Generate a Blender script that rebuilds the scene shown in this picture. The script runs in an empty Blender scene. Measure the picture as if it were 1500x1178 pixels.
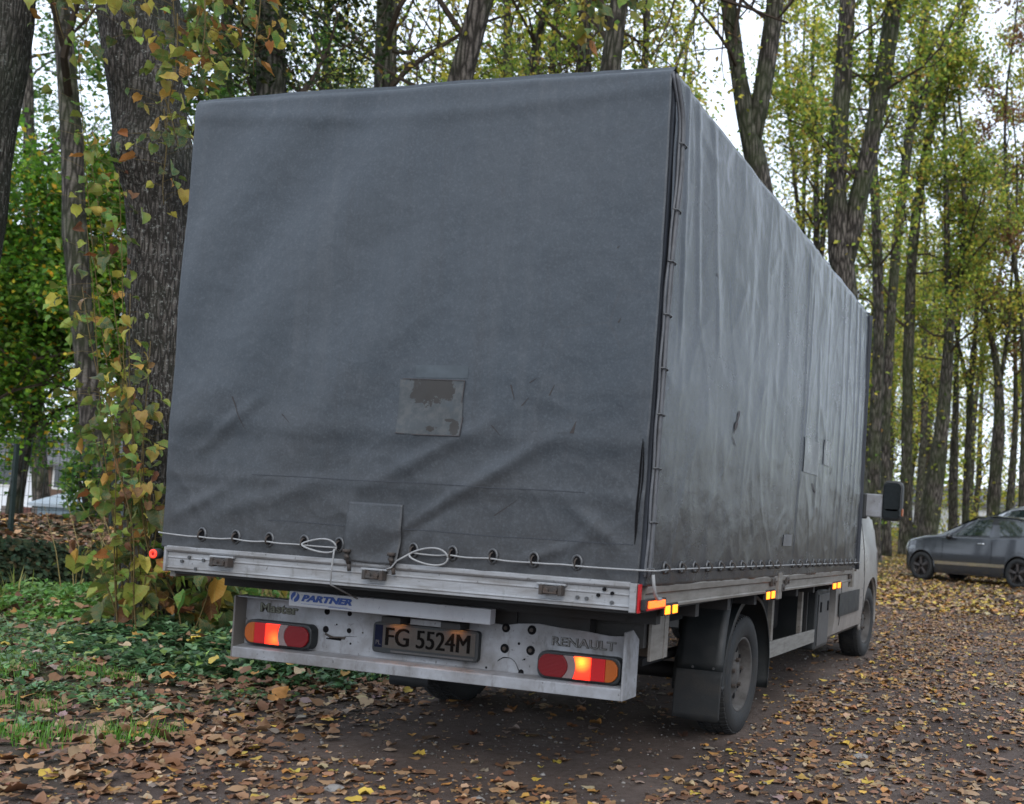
import bpy, bmesh, math, random
import numpy as np
from mathutils import Vector, Matrix, noise

random.seed(7)
RNG = np.random.default_rng(11)
S = bpy.context.scene
COL = S.collection
PI = math.pi
R = math.radians

# ------------------------------------------------------------------ camera
FPX = 1500.885
CAM = np.array([2.6957, -3.7614, 1.2207])
YAW, PITCH, ROLL = -0.2842748, 0.0217578, 0.0609917
CPX, CPY = 1101.139, 738.368
FW = np.array([math.sin(YAW) * math.cos(PITCH), math.cos(YAW) * math.cos(PITCH), math.sin(PITCH)])
RT0 = np.array([math.cos(YAW), -math.sin(YAW), 0.0])
UP0 = np.cross(RT0, FW)
RT = RT0 * math.cos(ROLL) + UP0 * math.sin(ROLL)
UP = -RT0 * math.sin(ROLL) + UP0 * math.cos(ROLL)
cam_data = bpy.data.cameras.new('camera')
cam = bpy.data.objects.new('camera', cam_data)
COL.objects.link(cam)
cam.matrix_world = Matrix(((RT[0], UP[0], -FW[0], CAM[0]), (RT[1], UP[1], -FW[1], CAM[1]), (RT[2], UP[2], -FW[2], CAM[2]), (0, 0, 0, 1)))
cam_data.sensor_fit = 'HORIZONTAL'
cam_data.sensor_width = 36.0
cam_data.lens = 36.0 * FPX / 1500.0
cam_data.shift_x = (750 - CPX) / 1500.0
cam_data.shift_y = (CPY - 589) / 1500.0
cam_data.clip_start = 0.05
cam_data.clip_end = 600
cam_data.dof.use_dof = True
cam_data.dof.focus_distance = 5.6
cam_data.dof.aperture_fstop = 3.0
S.camera = cam

# ------------------------------------------------------------------ world, sun, exposure
SUN_EL, SUN_AZ = 38.0, 150.0
world = bpy.data.worlds.new('World')
S.world = world
world.use_nodes = True
wn, wl = world.node_tree.nodes, world.node_tree.links
wn.clear()
wo = wn.new('ShaderNodeOutputWorld')
bg = wn.new('ShaderNodeBackground')
bg.inputs['Strength'].default_value = 0.10
sky = wn.new('ShaderNodeTexSky')
sky.sky_type = 'NISHITA'
sky.sun_disc = False
sky.sun_elevation = R(SUN_EL)
sky.sun_rotation = R(SUN_AZ)
sky.dust_density = 3.0
mixw = wn.new('ShaderNodeMixRGB')
mixw.inputs['Fac'].default_value = 0.8
mixw.inputs['Color2'].default_value = (7.6, 8.5, 9.9, 1)        # an even pale overcast deck
wl.new(sky.outputs['Color'], mixw.inputs['Color1'])
wl.new(mixw.outputs['Color'], bg.inputs['Color'])
wl.new(bg.outputs['Background'], wo.inputs['Surface'])
sd = bpy.data.lights.new('sun', 'SUN')
sd.energy = 0.7
sd.angle = R(30)
sd.color = (1.0, 0.95, 0.88)
sun = bpy.data.objects.new('sun', sd)
COL.objects.link(sun)
_a, _e = R(SUN_AZ), R(SUN_EL)
sdir = Vector((math.sin(_a) * math.cos(_e), math.cos(_a) * math.cos(_e), math.sin(_e)))
sun.rotation_euler = sdir.to_track_quat('Z', 'Y').to_euler()
S.view_settings.view_transform = 'Standard'
S.view_settings.look = 'None'
S.view_settings.exposure = 1.17
S.view_settings.gamma = 1.0
S.view_settings.use_curve_mapping = False
S.cycles.use_denoising = True
S.cycles.max_bounces = 6
S.cycles.diffuse_bounces = 3
S.cycles.transparent_max_bounces = 6
S.cycles.sample_clamp_indirect = 6.0

# ------------------------------------------------------------------ helpers
def ray(px, py):
    return FW + RT * ((px - CPX) / FPX) - UP * ((py - CPY) / FPX)
def at(px, py, z):
    """point at distance z (metres along the view axis) seen at a pixel of the 1500x1178 photograph"""
    return CAM + ray(px, py) * z
def on(px, py, ax, v):
    d = ray(px, py)
    return CAM + d * ((v - CAM[ax]) / d[ax])
def proj(P):
    d = np.asarray(P, float) - CAM
    z = d @ FW
    return CPX + FPX * (d @ RT) / z, CPY - FPX * (d @ UP) / z, z
def ss(a, b, x):
    t = np.clip((x - a) / (b - a), 0, 1)
    return t * t * (3 - 2 * t)

def tag(o, label=None, cat=None, group=None, kind=None):
    if label: o['label'] = label
    if cat: o['category'] = cat
    if group: o['group'] = group
    if kind: o['kind'] = kind
    return o
def empty(name, loc=(0, 0, 0), rz=0.0):
    o = bpy.data.objects.new(name, None)
    COL.objects.link(o)
    o.location = loc
    o.rotation_euler = (0, 0, rz)
    o.empty_display_size = 0.2
    return o
def link(name, me, m=None, parent=None):
    o = bpy.data.objects.new(name, me)
    COL.objects.link(o)
    if m is not None:
        me.materials.clear()
        me.materials.append(m)
    if parent is not None: o.parent = parent
    return o
def bevel(o, w=0.004, seg=2):
    md = o.modifiers.new('bevel', 'BEVEL')
    md.width = w
    md.segments = seg
    md.limit_method = 'ANGLE'
    md.angle_limit = R(35)
    return o

class MB:
    """collects shapes into one mesh"""
    def __init__(s): s.v = []; s.f = []
    def box(s, x0, x1, y0, y1, z0, z1):
        n = len(s.v)
        s.v += [(x0, y0, z0), (x1, y0, z0), (x1, y1, z0), (x0, y1, z0), (x0, y0, z1), (x1, y0, z1), (x1, y1, z1), (x0, y1, z1)]
        s.f += [tuple(n + i for i in q) for q in ((3, 2, 1, 0), (4, 5, 6, 7), (0, 1, 5, 4), (1, 2, 6, 5), (2, 3, 7, 6), (3, 0, 4, 7))]
        return s
    def hexa(s, p):
        n = len(s.v)
        s.v += [tuple(q) for q in p]
        s.f += [tuple(n + i for i in q) for q in ((3, 2, 1, 0), (4, 5, 6, 7), (0, 1, 5, 4), (1, 2, 6, 5), (2, 3, 7, 6), (3, 0, 4, 7))]
        return s
    def prism(s, poly, axis, a, b):
        """poly in the two other axes (in x,y,z order), extruded along axis from a to b"""
        n = len(s.v); k = len(poly)
        for c in (a, b):
            for (p, q) in poly:
                t = [p, q]; t.insert(axis, c); s.v.append(tuple(t))
        s.f.append(tuple(n + i for i in range(k)))
        s.f.append(tuple(n + k + i for i in reversed(range(k))))
        for i in range(k):
            j = (i + 1) % k
            s.f.append((n + j, n + i, n + k + i, n + k + j))
        return s
    def tube(s, pts, rad, n=8, cap=True, rfun=None):
        pts = [Vector(p) for p in pts]
        if not hasattr(rad, '__len__'): rad = [rad] * len(pts)
        b = len(s.v)
        t0 = (pts[1] - pts[0]).normalized()
        u = t0.orthogonal().normalized()
        for i, p in enumerate(pts):
            t = (pts[min(i + 1, len(pts) - 1)] - pts[max(i - 1, 0)])
            if t.length < 1e-9: t = t0
            t.normalize()
            u = (u - t * u.dot(t))
            if u.length < 1e-6: u = t.orthogonal()
            u.normalize()
            w = t.cross(u)
            for k in range(n):
                a = 2 * PI * k / n
                r = rad[i] * (rfun(i, k, p) if rfun else 1.0)
                q = p + (u * math.cos(a) + w * math.sin(a)) * r
                s.v.append((q.x, q.y, q.z))
        for i in range(len(pts) - 1):
            for k in range(n):
                a0 = b + i * n + k; a1 = b + i * n + (k + 1) % n
                s.f.append((a0, a1, a1 + n, a0 + n))
        if cap:
            s.f.append(tuple(b + k for k in reversed(range(n))))
            e = b + (len(pts) - 1) * n
            s.f.append(tuple(e + k for k in range(n)))
        return s
    def disc(s, c, axis, r, d, n=20, r2=None):
        """short cylinder centred c, axis index, from c to c+d"""
        p = Vector(c); q = Vector(c); q[axis] += d
        return s.tube([p, q], [r, r if r2 is None else r2], n)
    def ring(s, c, axis, R0, r, n=20, m=6, a0=0.0, a1=2 * PI, sx=1.0, sz=1.0):
        pts = []
        o = [i for i in range(3) if i != axis]
        closed = abs(a1 - a0 - 2 * PI) < 1e-6
        for k in range(n + 1):
            a = a0 + (a1 - a0) * k / n
            p = Vector(c); p[o[0]] += R0 * math.cos(a) * sx; p[o[1]] += R0 * math.sin(a) * sz
            pts.append(p)
        return s.tube(pts, r, m, cap=not closed)
    def lathe(s, prof, c, axis, n=32, closed=False):
        """prof: list of (along axis, radius)"""
        b = len(s.v); o = [i for i in range(3) if i != axis]
        for (h, r) in prof:
            for k in range(n):
                a = 2 * PI * k / n
                p = [0, 0, 0]; p[axis] = c[axis] + h; p[o[0]] = c[o[0]] + r * math.cos(a); p[o[1]] = c[o[1]] + r * math.sin(a)
                s.v.append(tuple(p))
        m = len(prof)
        for i in range(m if closed else m - 1):
            for k in range(n):
                i2 = (i + 1) % m
                s.f.append((b + i * n + k, b + i * n + (k + 1) % n, b + i2 * n + (k + 1) % n, b + i2 * n + k))
        return s
    def grid(s, P):
        """P: rows x cols x 3"""
        h, w = len(P), len(P[0]); b = len(s.v)
        for row in P:
            for p in row: s.v.append(tuple(p))
        for i in range(h - 1):
            for j in range(w - 1):
                a = b + i * w + j
                s.f.append((a, a + 1, a + w + 1, a + w))
        return s
    def build(s, name, m, parent=None, smooth=False, bev=0, fixn=True):
        me = bpy.data.meshes.new(name)
        me.from_pydata(s.v, [], s.f)
        if fixn:
            bm = bmesh.new(); bm.from_mesh(me)
            bmesh.ops.recalc_face_normals(bm, faces=bm.faces)
            bm.to_mesh(me); bm.free()
        if smooth:
            me.polygons.foreach_set('use_smooth', [True] * len(me.polygons))
            if smooth == 'angle':
                me.set_sharp_from_angle(angle=R(35))
        o = link(name, me, m, parent)
        if bev: bevel(o, bev)
        return o

def np_mesh(name, V, F, Ccol=None, smooth=False):
    """V (n,3), F (m,k) equal sized faces, Ccol (n,3) linear colour per vertex"""
    me = bpy.data.meshes.new(name)
    V = np.ascontiguousarray(V, dtype=np.float32); F = np.ascontiguousarray(F, dtype=np.int32)
    me.vertices.add(len(V)); me.vertices.foreach_set('co', V.ravel())
    me.loops.add(F.size); me.loops.foreach_set('vertex_index', F.ravel())
    me.polygons.add(len(F))
    me.polygons.foreach_set('loop_start', np.arange(0, F.size, F.shape[1], dtype=np.int32))
    if smooth: me.polygons.foreach_set('use_smooth', np.ones(len(F), dtype=bool))
    if Ccol is not None:
        at_ = me.color_attributes.new('leaf_colour', 'FLOAT_COLOR', 'POINT')
        c4 = np.ones((len(V), 4), dtype=np.float32); c4[:, :3] = Ccol
        at_.data.foreach_set('color', c4.ravel())
    me.update(calc_edges=True)
    return me

# ------------------------------------------------------------------ materials
class N:
    def __init__(s, name):
        s.m = bpy.data.materials.new(name); s.m.use_nodes = True
        s.t = s.m.node_tree; s.n = s.t.nodes; s.l = s.t.links
        s.b = s.n['Principled BSDF']; s.o = s.n['Material Output']
        s.tc = s.n.new('ShaderNodeTexCoord')
    def set(s, **k):
        for a, v in k.items(): s.b.inputs[a.replace('_', ' ')].default_value = v
        return s
    def mapping(s, scale=(1, 1, 1), rot=(0, 0, 0), src='Object'):
        q = s.n.new('ShaderNodeMapping'); q.inputs['Scale'].default_value = scale; q.inputs['Rotation'].default_value = rot
        s.l.new(s.tc.outputs[src], q.inputs['Vector']); return q.outputs['Vector']
    def noise(s, scale, detail=4, rough=0.55, vec=None, dist=0.0):
        q = s.n.new('ShaderNodeTexNoise'); q.inputs['Scale'].default_value = scale; q.inputs['Detail'].default_value = detail
        q.inputs['Roughness'].default_value = rough; q.inputs['Distortion'].default_value = dist
        s.l.new(vec if vec is not None else s.tc.outputs['Object'], q.inputs['Vector']); return q.outputs['Fac']
    def voro(s, scale, feature='F1', out='Distance', vec=None):
        q = s.n.new('ShaderNodeTexVoronoi'); q.feature = feature; q.inputs['Scale'].default_value = scale
        s.l.new(vec if vec is not None else s.tc.outputs['Object'], q.inputs['Vector']); return q.outputs[out]
    def ramp(s, src, stops):
        q = s.n.new('ShaderNodeValToRGB'); e = q.color_ramp.elements
        while len(e) < len(stops): e.new(0.5)
        for el, (p, c) in zip(e, stops):
            el.position = p; el.color = (c, c, c, 1) if not hasattr(c, '__len__') else (*c, 1)
        s.l.new(src, q.inputs['Fac']); return q.outputs['Color']
    def mix(s, f, a, b, mode='MIX'):
        q = s.n.new('ShaderNodeMixRGB'); q.blend_type = mode
        for nm, v in (('Fac', f), ('Color1', a), ('Color2', b)):
            if hasattr(v, 'is_linked') or hasattr(v, 'links'): s.l.new(v, q.inputs[nm])
            elif hasattr(v, '__len__'): q.inputs[nm].default_value = (*v, 1)
            else: q.inputs[nm].default_value = v if nm == 'Fac' else (v, v, v, 1)
        return q.outputs['Color']
    def math(s, op, a, b=0.0):
        q = s.n.new('ShaderNodeMath'); q.operation = op
        for i, v in enumerate((a, b)):
            if hasattr(v, 'links'): s.l.new(v, q.inputs[i])
            else: q.inputs[i].default_value = v
        return q.outputs[0]
    def color(s, c): s.l.new(c, s.b.inputs['Base Color']); return s
    def rough(s, c): s.l.new(c, s.b.inputs['Roughness']); return s
    def bump(s, h, strength=0.3, dist=0.01):
        q = s.n.new('ShaderNodeBump'); q.inputs['Strength'].default_value = strength; q.inputs['Distance'].default_value = dist
        s.l.new(h, q.inputs['Height']); s.l.new(q.outputs['Normal'], s.b.inputs['Normal']); return s

def worn(name, base, dirt, rough=0.5, metallic=0.0, amount=0.5, scale=6.0, spec=0.5, bump=0.1, stretch=(1, 1, 1), speck=0.0):
    m = N(name)
    v = m.mapping(stretch)
    f1 = m.noise(scale, 6, 0.65, v)
    f = m.ramp(f1, [(0.56 - 0.2 * amount, 0.0), (0.70, 1.0)])
    f = m.math('MULTIPLY', f, amount)
    c = m.mix(f, base, dirt)
    g1 = m.noise(scale * 5, 5, 0.7, m.mapping((1, 1, .35)))
    c = m.mix(m.math('MULTIPLY', m.ramp(g1, [(0.56, 0.0), (0.68, 1.0)]), 0.55 * amount), c, tuple(x * .7 for x in dirt))
    if speck:
        sp = m.ramp(m.noise(scale * 14, 3, 0.6), [(0.66, 0.0), (0.72, 1.0)])
        c = m.mix(m.math('MULTIPLY', sp, speck), c, tuple(x * 0.35 for x in dirt))
    m.color(c)
    m.set(Metallic=metallic)
    m.b.inputs['Specular IOR Level'].default_value = spec
    r = m.ramp(f1, [(0.3, max(0.02, rough - 0.08)), (0.75, min(1, rough + 0.18))])
    m.rough(r)
    if bump: m.bump(m.noise(scale * 9, 4, 0.6), bump, 0.004)
    return m.m
def flat(name, c, rough=0.6, spec=0.4, metallic=0.0):
    m = N(name); v = m.noise(30, 3)
    m.color(m.mix(m.ramp(v, [(0.3, 0.0), (0.7, 1.0)]), tuple(x * 0.88 for x in c), tuple(min(1, x * 1.1) for x in c)))
    m.set(Roughness=rough, Metallic=metallic); m.b.inputs['Specular IOR Level'].default_value = spec
    return m.m
def lamp(name, c, e, strength, rough=0.25, lines=0):
    m = N(name); m.set(Roughness=rough)
    k = m.mapping((1, 1, 1))
    w = m.n.new('ShaderNodeTexWave'); w.inputs['Scale'].default_value = 55; m.l.new(k, w.inputs['Vector']); w.bands_direction = 'Z'
    m.color(m.mix(m.ramp(w.outputs['Fac'], [(0.2, 0.0), (0.8, 1.0)]), tuple(x * 0.75 for x in c), c))
    m.bump(w.outputs['Fac'], 0.25, 0.002)
    m.b.inputs['Emission Color'].default_value = (*e, 1)
    m.b.inputs['Emission Strength'].default_value = strength
    m.b.inputs['Specular IOR Level'].default_value = 0.25
    return m.m
def lamp_hot(name, centre, rad, cin, cout, s_in, s_out):
    """a lit lens, brightest in front of its bulb"""
    m = N(name); m.set(Roughness=0.25)
    q = m.n.new('ShaderNodeVectorMath'); q.operation = 'DISTANCE'
    m.l.new(m.tc.outputs['Object'], q.inputs[0]); q.inputs[1].default_value = centre
    d = m.math('DIVIDE', q.outputs['Value'], rad)
    w = m.n.new('ShaderNodeTexWave'); w.inputs['Scale'].default_value = 50; w.bands_direction = 'Z'; m.l.new(m.tc.outputs['Object'], w.inputs['Vector'])
    e = m.ramp(d, [(0.0, cin), (0.28, tuple(0.5 * (a + b) for a, b in zip(cin, cout))), (0.65, cout)])
    st = m.ramp(d, [(0.0, 1.0), (1.0, s_out / s_in)])
    st = m.math('MULTIPLY', st, s_in)
    st = m.math('MULTIPLY', st, m.ramp(w.outputs['Fac'], [(0.0, 0.75), (1.0, 1.1)]))
    m.l.new(e, m.b.inputs['Emission Color']); m.l.new(st, m.b.inputs['Emission Strength'])
    m.b.inputs['Base Color'].default_value = (0.5, 0.02, 0.01, 1)
    m.b.inputs['Coat Weight'].default_value = 0.5
    return m.m

def leaf_mat(name, trans=0.35, rough=0.5, spec=0.3, bumps=True):
    m = N(name)
    a = m.n.new('ShaderNodeAttribute'); a.attribute_name = 'leaf_colour'
    c = m.mix(m.ramp(m.noise(38, 3), [(0.35, 0.0), (0.7, 1.0)]), a.outputs['Color'], m.mix(0.3, a.outputs['Color'], (0.10, 0.06, 0.02)))
    m.color(c); m.set(Roughness=rough); m.b.inputs['Specular IOR Level'].default_value = spec
    if trans > 0:
        t = m.n.new('ShaderNodeBsdfTranslucent'); x = m.n.new('ShaderNodeMixShader'); x.inputs[0].default_value = trans
        m.l.new(c, t.inputs['Color']); m.l.new(m.b.outputs[0], x.inputs[1]); m.l.new(t.outputs[0], x.inputs[2]); m.l.new(x.outputs[0], m.o.inputs['Surface'])
    return m.m

def bark(name, c1, c2, moss, mamt, scale=1.0, light=None):
    m = N(name)
    v = m.mapping((9 * scale, 9 * scale, 1.5 * scale))
    f1 = m.noise(1.6, 6, 0.7, v, 0.6)
    f2 = m.voro(1.5, 'DISTANCE_TO_EDGE', 'Distance', v)
    h = m.math('ADD', m.math('MULTIPLY', f1, 0.7), m.math('MULTIPLY', m.ramp(f2, [(0.0, 0.0), (0.35, 1.0)]), 0.45))
    c = m.mix(m.ramp(h, [(0.42, 0.0), (0.72, 1.0)]), c1, c2)
    c = m.mix(m.ramp(m.noise(34 * scale, 4, 0.7), [(0.35, 0.55), (0.6, 0.0)]), c, tuple(x * 0.5 for x in c1))
    if light:
        c = m.mix(m.ramp(m.noise(38, 5, 0.75), [(0.56, 0.0), (0.66, 0.75)]), c, light)
    big = m.noise(0.9, 4, 0.6)
    c = m.mix(m.math('MULTIPLY', m.ramp(big, [(0.42, 0.0), (0.62, 1.0)]), mamt), c, moss)
    c = m.mix(m.math('MULTIPLY', m.ramp(m.noise(2.3, 5, 0.7), [(0.50, 0.0), (0.66, 1.0)]), 0.6), c, tuple(x * 0.6 for x in c1))
    m.color(c); m.set(Roughness=0.92); m.b.inputs['Specular IOR Level'].default_value = 0.15
    m.bump(h, 0.9, 0.03)
    return m.m

# ------------------------------------------------------------------ ground
def terrain(x, y):
    x = np.asarray(x, float); y = np.asarray(y, float)
    rise = 0.0145 * np.clip(y - 6.5, 0, 200)
    bank = 0.43 * ss(-7.9, -8.12, x) + 0.19 * ss(-8.1, -11.5, x) - 1.15 * ss(-12.3, -17.0, x)
    n = 0.03 * np.sin(x * 1.3 + 0.7 * y) * np.sin(y * 0.9 - 0.4 * x) + 0.015 * np.sin(x * 3.1 + 1.0) * np.sin(y * 2.7)
    flatm = 1 - ss(1.6, 2.6, np.abs(x + 0.0)) * 1.0
    flatm = flatm * (1 - ss(8, 11, y))
    verge = 0.05 * ss(-2.0, -3.5, x)
    crown = -0.02 * ss(3, 6, x)
    return rise + bank + n * (1 - flatm) + verge + crown

m_ground = N('leafy_dirt')
_f = m_ground.noise(1.1, 5, 0.6); _g = m_ground.noise(22, 5, 0.7); _h = m_ground.noise(160, 3, 0.6)
_c = m_ground.mix(m_ground.ramp(_f, [(0.35, 0.0), (0.65, 1.0)]), (0.052, 0.037, 0.031), (0.120, 0.091, 0.078))
_c = m_ground.mix(m_ground.ramp(_g, [(0.45, 0.0), (0.7, 0.7)]), _c, (0.036, 0.023, 0.016))
_c = m_ground.mix(m_ground.ramp(_h, [(0.62, 0.0), (0.68, 0.75)]), _c, (0.19, 0.18, 0.17))
_sx = m_ground.n.new('ShaderNodeSeparateXYZ'); m_ground.l.new(m_ground.tc.outputs['Object'], _sx.inputs[0])
_edge = m_ground.math('ADD', _sx.outputs['X'], m_ground.math('MULTIPLY', m_ground.math('SUBTRACT', _f, 0.5), 3.0))
_soil = m_ground.ramp(m_ground.math('MULTIPLY', m_ground.math('ADD', _edge, 3.2), 0.5), [(0.0, 1.0), (1.0, 0.0)])
_c = m_ground.mix(_soil, _c, m_ground.mix(m_ground.ramp(_g, [(0.4, 0.0), (0.6, 1.0)]), (0.045, 0.032, 0.02), (0.05, 0.06, 0.022)))
# far away the single leaves run together
_far = m_ground.ramp(m_ground.math('MULTIPLY', _sx.outputs['Y'], 0.02), [(0.3, 0.0), (0.8, 1.0)])
_lf = m_ground.mix(m_ground.ramp(m_ground.voro(11, 'F1', 'Color'), [(0.2, 0.0), (0.8, 1.0)]), (0.13, 0.075, 0.035), (0.32, 0.22, 0.07))
_lf = m_ground.mix(m_ground.ramp(m_ground.noise(0.35, 3), [(0.45, 0.0), (0.6, 0.8)]), _lf, (0.10, 0.14, 0.03))
_c = m_ground.mix(m_ground.math('MULTIPLY', _far, 0.8), _c, _lf)
m_ground.color(_c); m_ground.set(Roughness=0.92); m_ground.b.inputs['Specular IOR Level'].default_value = 0.25
m_ground.bump(m_ground.math('ADD', m_ground.math('MULTIPLY', _g, 0.6), m_ground.math('MULTIPLY', _h, 0.5)), 0.8, 0.02)

def make_ground():
    xs = np.concatenate([-np.geomspace(230, 14, 26), np.linspace(-13.5, -8.3, 14), np.linspace(-8.2, -7.8, 9), np.linspace(-7.6, 8, 80), np.geomspace(8.5, 230, 26)])
    ys = np.concatenate([-np.geomspace(120, 6, 12), np.linspace(-5.5, 24, 110), np.geomspace(25, 330, 34)])
    X, Y = np.meshgrid(xs, ys)
    Z = terrain(X, Y)
    near = (np.abs(Y) < 26)
    V = np.stack([X, Y, Z], -1).reshape(-1, 3)
    h, w = X.shape
    i = np.arange(h - 1)[:, None] * w + np.arange(w - 1)[None, :]
    F = np.stack([i, i + 1, i + w + 1, i + w], -1).reshape(-1, 4)
    me = np_mesh('ground', V, F, smooth=True)
    o = link('ground', me, m_ground.m)
    return tag(o, kind='structure')
ground = make_ground()

# ------------------------------------------------------------------ leaves
def heart_leaf(fold=0.25, curl=0.2, seed=0):
    r = np.random.default_rng(seed)
    half = [(.22, -.52), (.43, -.36), (.5, -.05), (.36, .22), (.16, .42)]
    V = [(0, -.42, 0), (0, 0.02, 0), (0, .62, 0)]
    for sgn in (1, -1):
        for (x, y) in half: V.append((sgn * x, y, 0))
    V = np.array(V, float)
    V[3:, :2] += r.normal(0, .025, (10, 2))
    V[:, 2] = fold * np.abs(V[:, 0]) - curl * V[:, 1] ** 2 + r.normal(0, .035, len(V))
    F = []
    for b, s in ((3, 1), (8, -1)):
        q = [(0, b, b + 1), (0, b + 1, 1), (1, b + 1, b + 2), (1, b + 2, b + 3), (1, b + 3, b + 4), (1, b + 4, 2)]
        F += [t if s > 0 else t[::-1] for t in q]
    return V, np.array(F)
def lobed_leaf(curl=0.3, seed=0):
    r = np.random.default_rng(seed)
    k = 13
    a = np.linspace(0, 2 * np.pi, k, endpoint=False) + np.pi / 2
    rad = 0.5 * (0.86 + 0.10 * np.cos(3 * (a - np.pi / 2)) + 0.07 * np.cos(5 * a + seed)) * (1 + r.normal(0, .07, k))
    V = np.zeros((k + 1, 3)); V[1:, 0] = rad * np.cos(a); V[1:, 1] = rad * np.sin(a)
    V[:, 2] = curl * (V[:, 0] * np.cos(seed) + V[:, 1] * np.sin(seed)) ** 2 * 1.6 + r.normal(0, .07, k + 1)
    V[0, 2] -= .05
    F = np.array([(0, i + 1, (i + 1) % k + 1) for i in range(k)])
    return V, F
def oval_leaf(seed=0, wid=.3):
    r = np.random.default_rng(seed)
    V = np.array([(0, -.5, 0), (wid, -.1, .08), (0, .55, -.1), (-wid, -.1, .08), (0, 0.0, 0.0)]) + r.normal(0, .02, (5, 3))
    return V, np.array([(0, 1, 4), (1, 2, 4), (2, 3, 4), (3, 0, 4)])
def kite_leaf():
    V = np.array([(0, -.5, 0), (.34, 0.0, .1), (0, .55, -.05), (-.34, 0.0, .1)])
    return V, np.array([(0, 1, 2), (0, 2, 3)])
def rotmats(n, tilt, rng, azim=None, tilt_dir=None):
    """random yaw then tilt by 'tilt' (radians array) about a random horizontal axis"""
    a = rng.uniform(0, 2 * np.pi, n) if azim is None else azim
    b = rng.uniform(0, 2 * np.pi, n) if tilt_dir is None else tilt_dir
    ca, sa = np.cos(a), np.sin(a)
    Z = np.zeros((n, 3, 3)); Z[:, 0, 0] = ca; Z[:, 0, 1] = -sa; Z[:, 1, 0] = sa; Z[:, 1, 1] = ca; Z[:, 2, 2] = 1
    ux, uy = np.cos(b), np.sin(b); c, s = np.cos(tilt), np.sin(tilt)
    T = np.zeros((n, 3, 3))
    T[:, 0, 0] = c + ux * ux * (1 - c); T[:, 0, 1] = ux * uy * (1 - c); T[:, 0, 2] = uy * s
    T[:, 1, 0] = ux * uy * (1 - c); T[:, 1, 1] = c + uy * uy * (1 - c); T[:, 1, 2] = -ux * s
    T[:, 2, 0] = -uy * s; T[:, 2, 1] = ux * s; T[:, 2, 2] = c
    return T @ Z
def scatter(tmpl, P, M, scale, col):
    V0, F0 = tmpl
    n, k = len(P), len(V0)
    V = np.einsum('nij,kj->nki', M, V0) * scale[:, None, None] + P[:, None, :]
    F = F0[None] + (np.arange(n) * k)[:, None, None]
    Cc = np.repeat(col[:, None, :], k, 1)
    return V.reshape(-1, 3), F.reshape(-1, F0.shape[1]), Cc.reshape(-1, 3)
def merge(parts):
    Vs, Fs, Cs = [], [], []; b = 0
    for V, F, Cc in parts:
        Vs.append(V); Fs.append(F + b); Cs.append(Cc); b += len(V)
    return np.concatenate(Vs), np.concatenate(Fs), np.concatenate(Cs)
def pick(pal, w, n, rng, jit=0.18):
    pal = np.array(pal, float); w = np.array(w, float); w /= w.sum()
    c = pal[rng.choice(len(pal), n, p=w)]
    return np.clip(c * rng.normal(1, jit, (n, 1)) * rng.normal(1, 0.06, (n, 3)), 0.003, 0.8)

BROWN = [(.150, .070, .036), (.215, .115, .060), (.290, .180, .100), (.085, .045, .028), (.34, .245, .15), (.36, .185, .048), (.48, .34, .06), (.20, .155, .135)]
W_VERGE = [5, 6, 4, 3, 2.2, 1.0, .35, 1.5]
W_ROAD = [4.2, 5.5, 4.5, 1.8, 2.6, 3.2, .9, 1.8]
W_FAR = [1.5, 3, 4, 1, 4.5, 3, 6, 1]

m_litter = leaf_mat('fallen_leaves', trans=0.0, rough=0.62, spec=0.35)
m_green = leaf_mat('green_leaves', trans=0.3, rough=0.42, spec=0.4)
m_crown = leaf_mat('crown_leaves', trans=0.5, rough=0.5, spec=0.3)

lt = [lobed_leaf(0.2, 1), lobed_leaf(0.5, 2), heart_leaf(0.12, 0.2, 3), lobed_leaf(-0.35, 4), heart_leaf(-0.2, -0.2, 5), lobed_leaf(0.9, 6), lobed_leaf(0.3, 7)]
def litter_density(x, y):
    """leaves per square metre"""
    under = (np.abs(x) < 1.05) * (y > 0.4) * (y < 7.2)
    road = 330 + 60 * ss(4, 20, y) - 60 * ss(1.2, 0.3, np.abs(x - 2.2)) * (y < 5)
    verge = 320.0 - 170 * np.exp(-((x + 3.2) / 1.9) ** 2 - ((y - 2.7) / 1.5) ** 2)
    v = ss(-0.5, -1.25, x + 0.25 * np.sin(2.2 * y) - 0.12 * np.clip(y, -1, 3))
    d = road * (1 - v) + verge * v
    d = np.where(under > 0, np.where(x < -0.6, 110, 48), d)
    patch = 0.55 + 0.9 * (np.sin(x * 2.3 + np.sin(y * 1.7) * 1.3) * np.sin(y * 1.9 + x) * 0.5 + 0.5)
    return d * patch
def sample(xr, yr, dens, maxd, rng):
    n = int((xr[1] - xr[0]) * (yr[1] - yr[0]) * maxd)
    x = rng.uniform(*xr, n); y = rng.uniform(*yr, n)
    k = rng.uniform(0, 1, n) < dens(x, y) / maxd
    return x[k], y[k]
def in_view(x, y, z, mx=90):
    d = np.stack([x, y, z], -1) - CAM
    zz = d @ FW
    px = CPX + FPX * (d @ RT) / np.maximum(zz, .01); py = CPY - FPX * (d @ UP) / np.maximum(zz, .01)
    return (zz > 0.6) & (px > -mx) & (px < 1500 + mx) & (py > -mx) & (py < 1178 + mx), px, py, zz
def litter(name, xr, yr, mul, cap, scale_rng, tilt, weights, rng, parent=None, lift=0.012, mx=160):
    x, y = sample(xr, yr, lambda a, b: np.minimum(litter_density(a, b) * mul, cap), cap, rng)
    ok, px, py, zz = in_view(x, y, terrain(x, y), mx); x, y = x[ok], y[ok]
    return x, y

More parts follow.
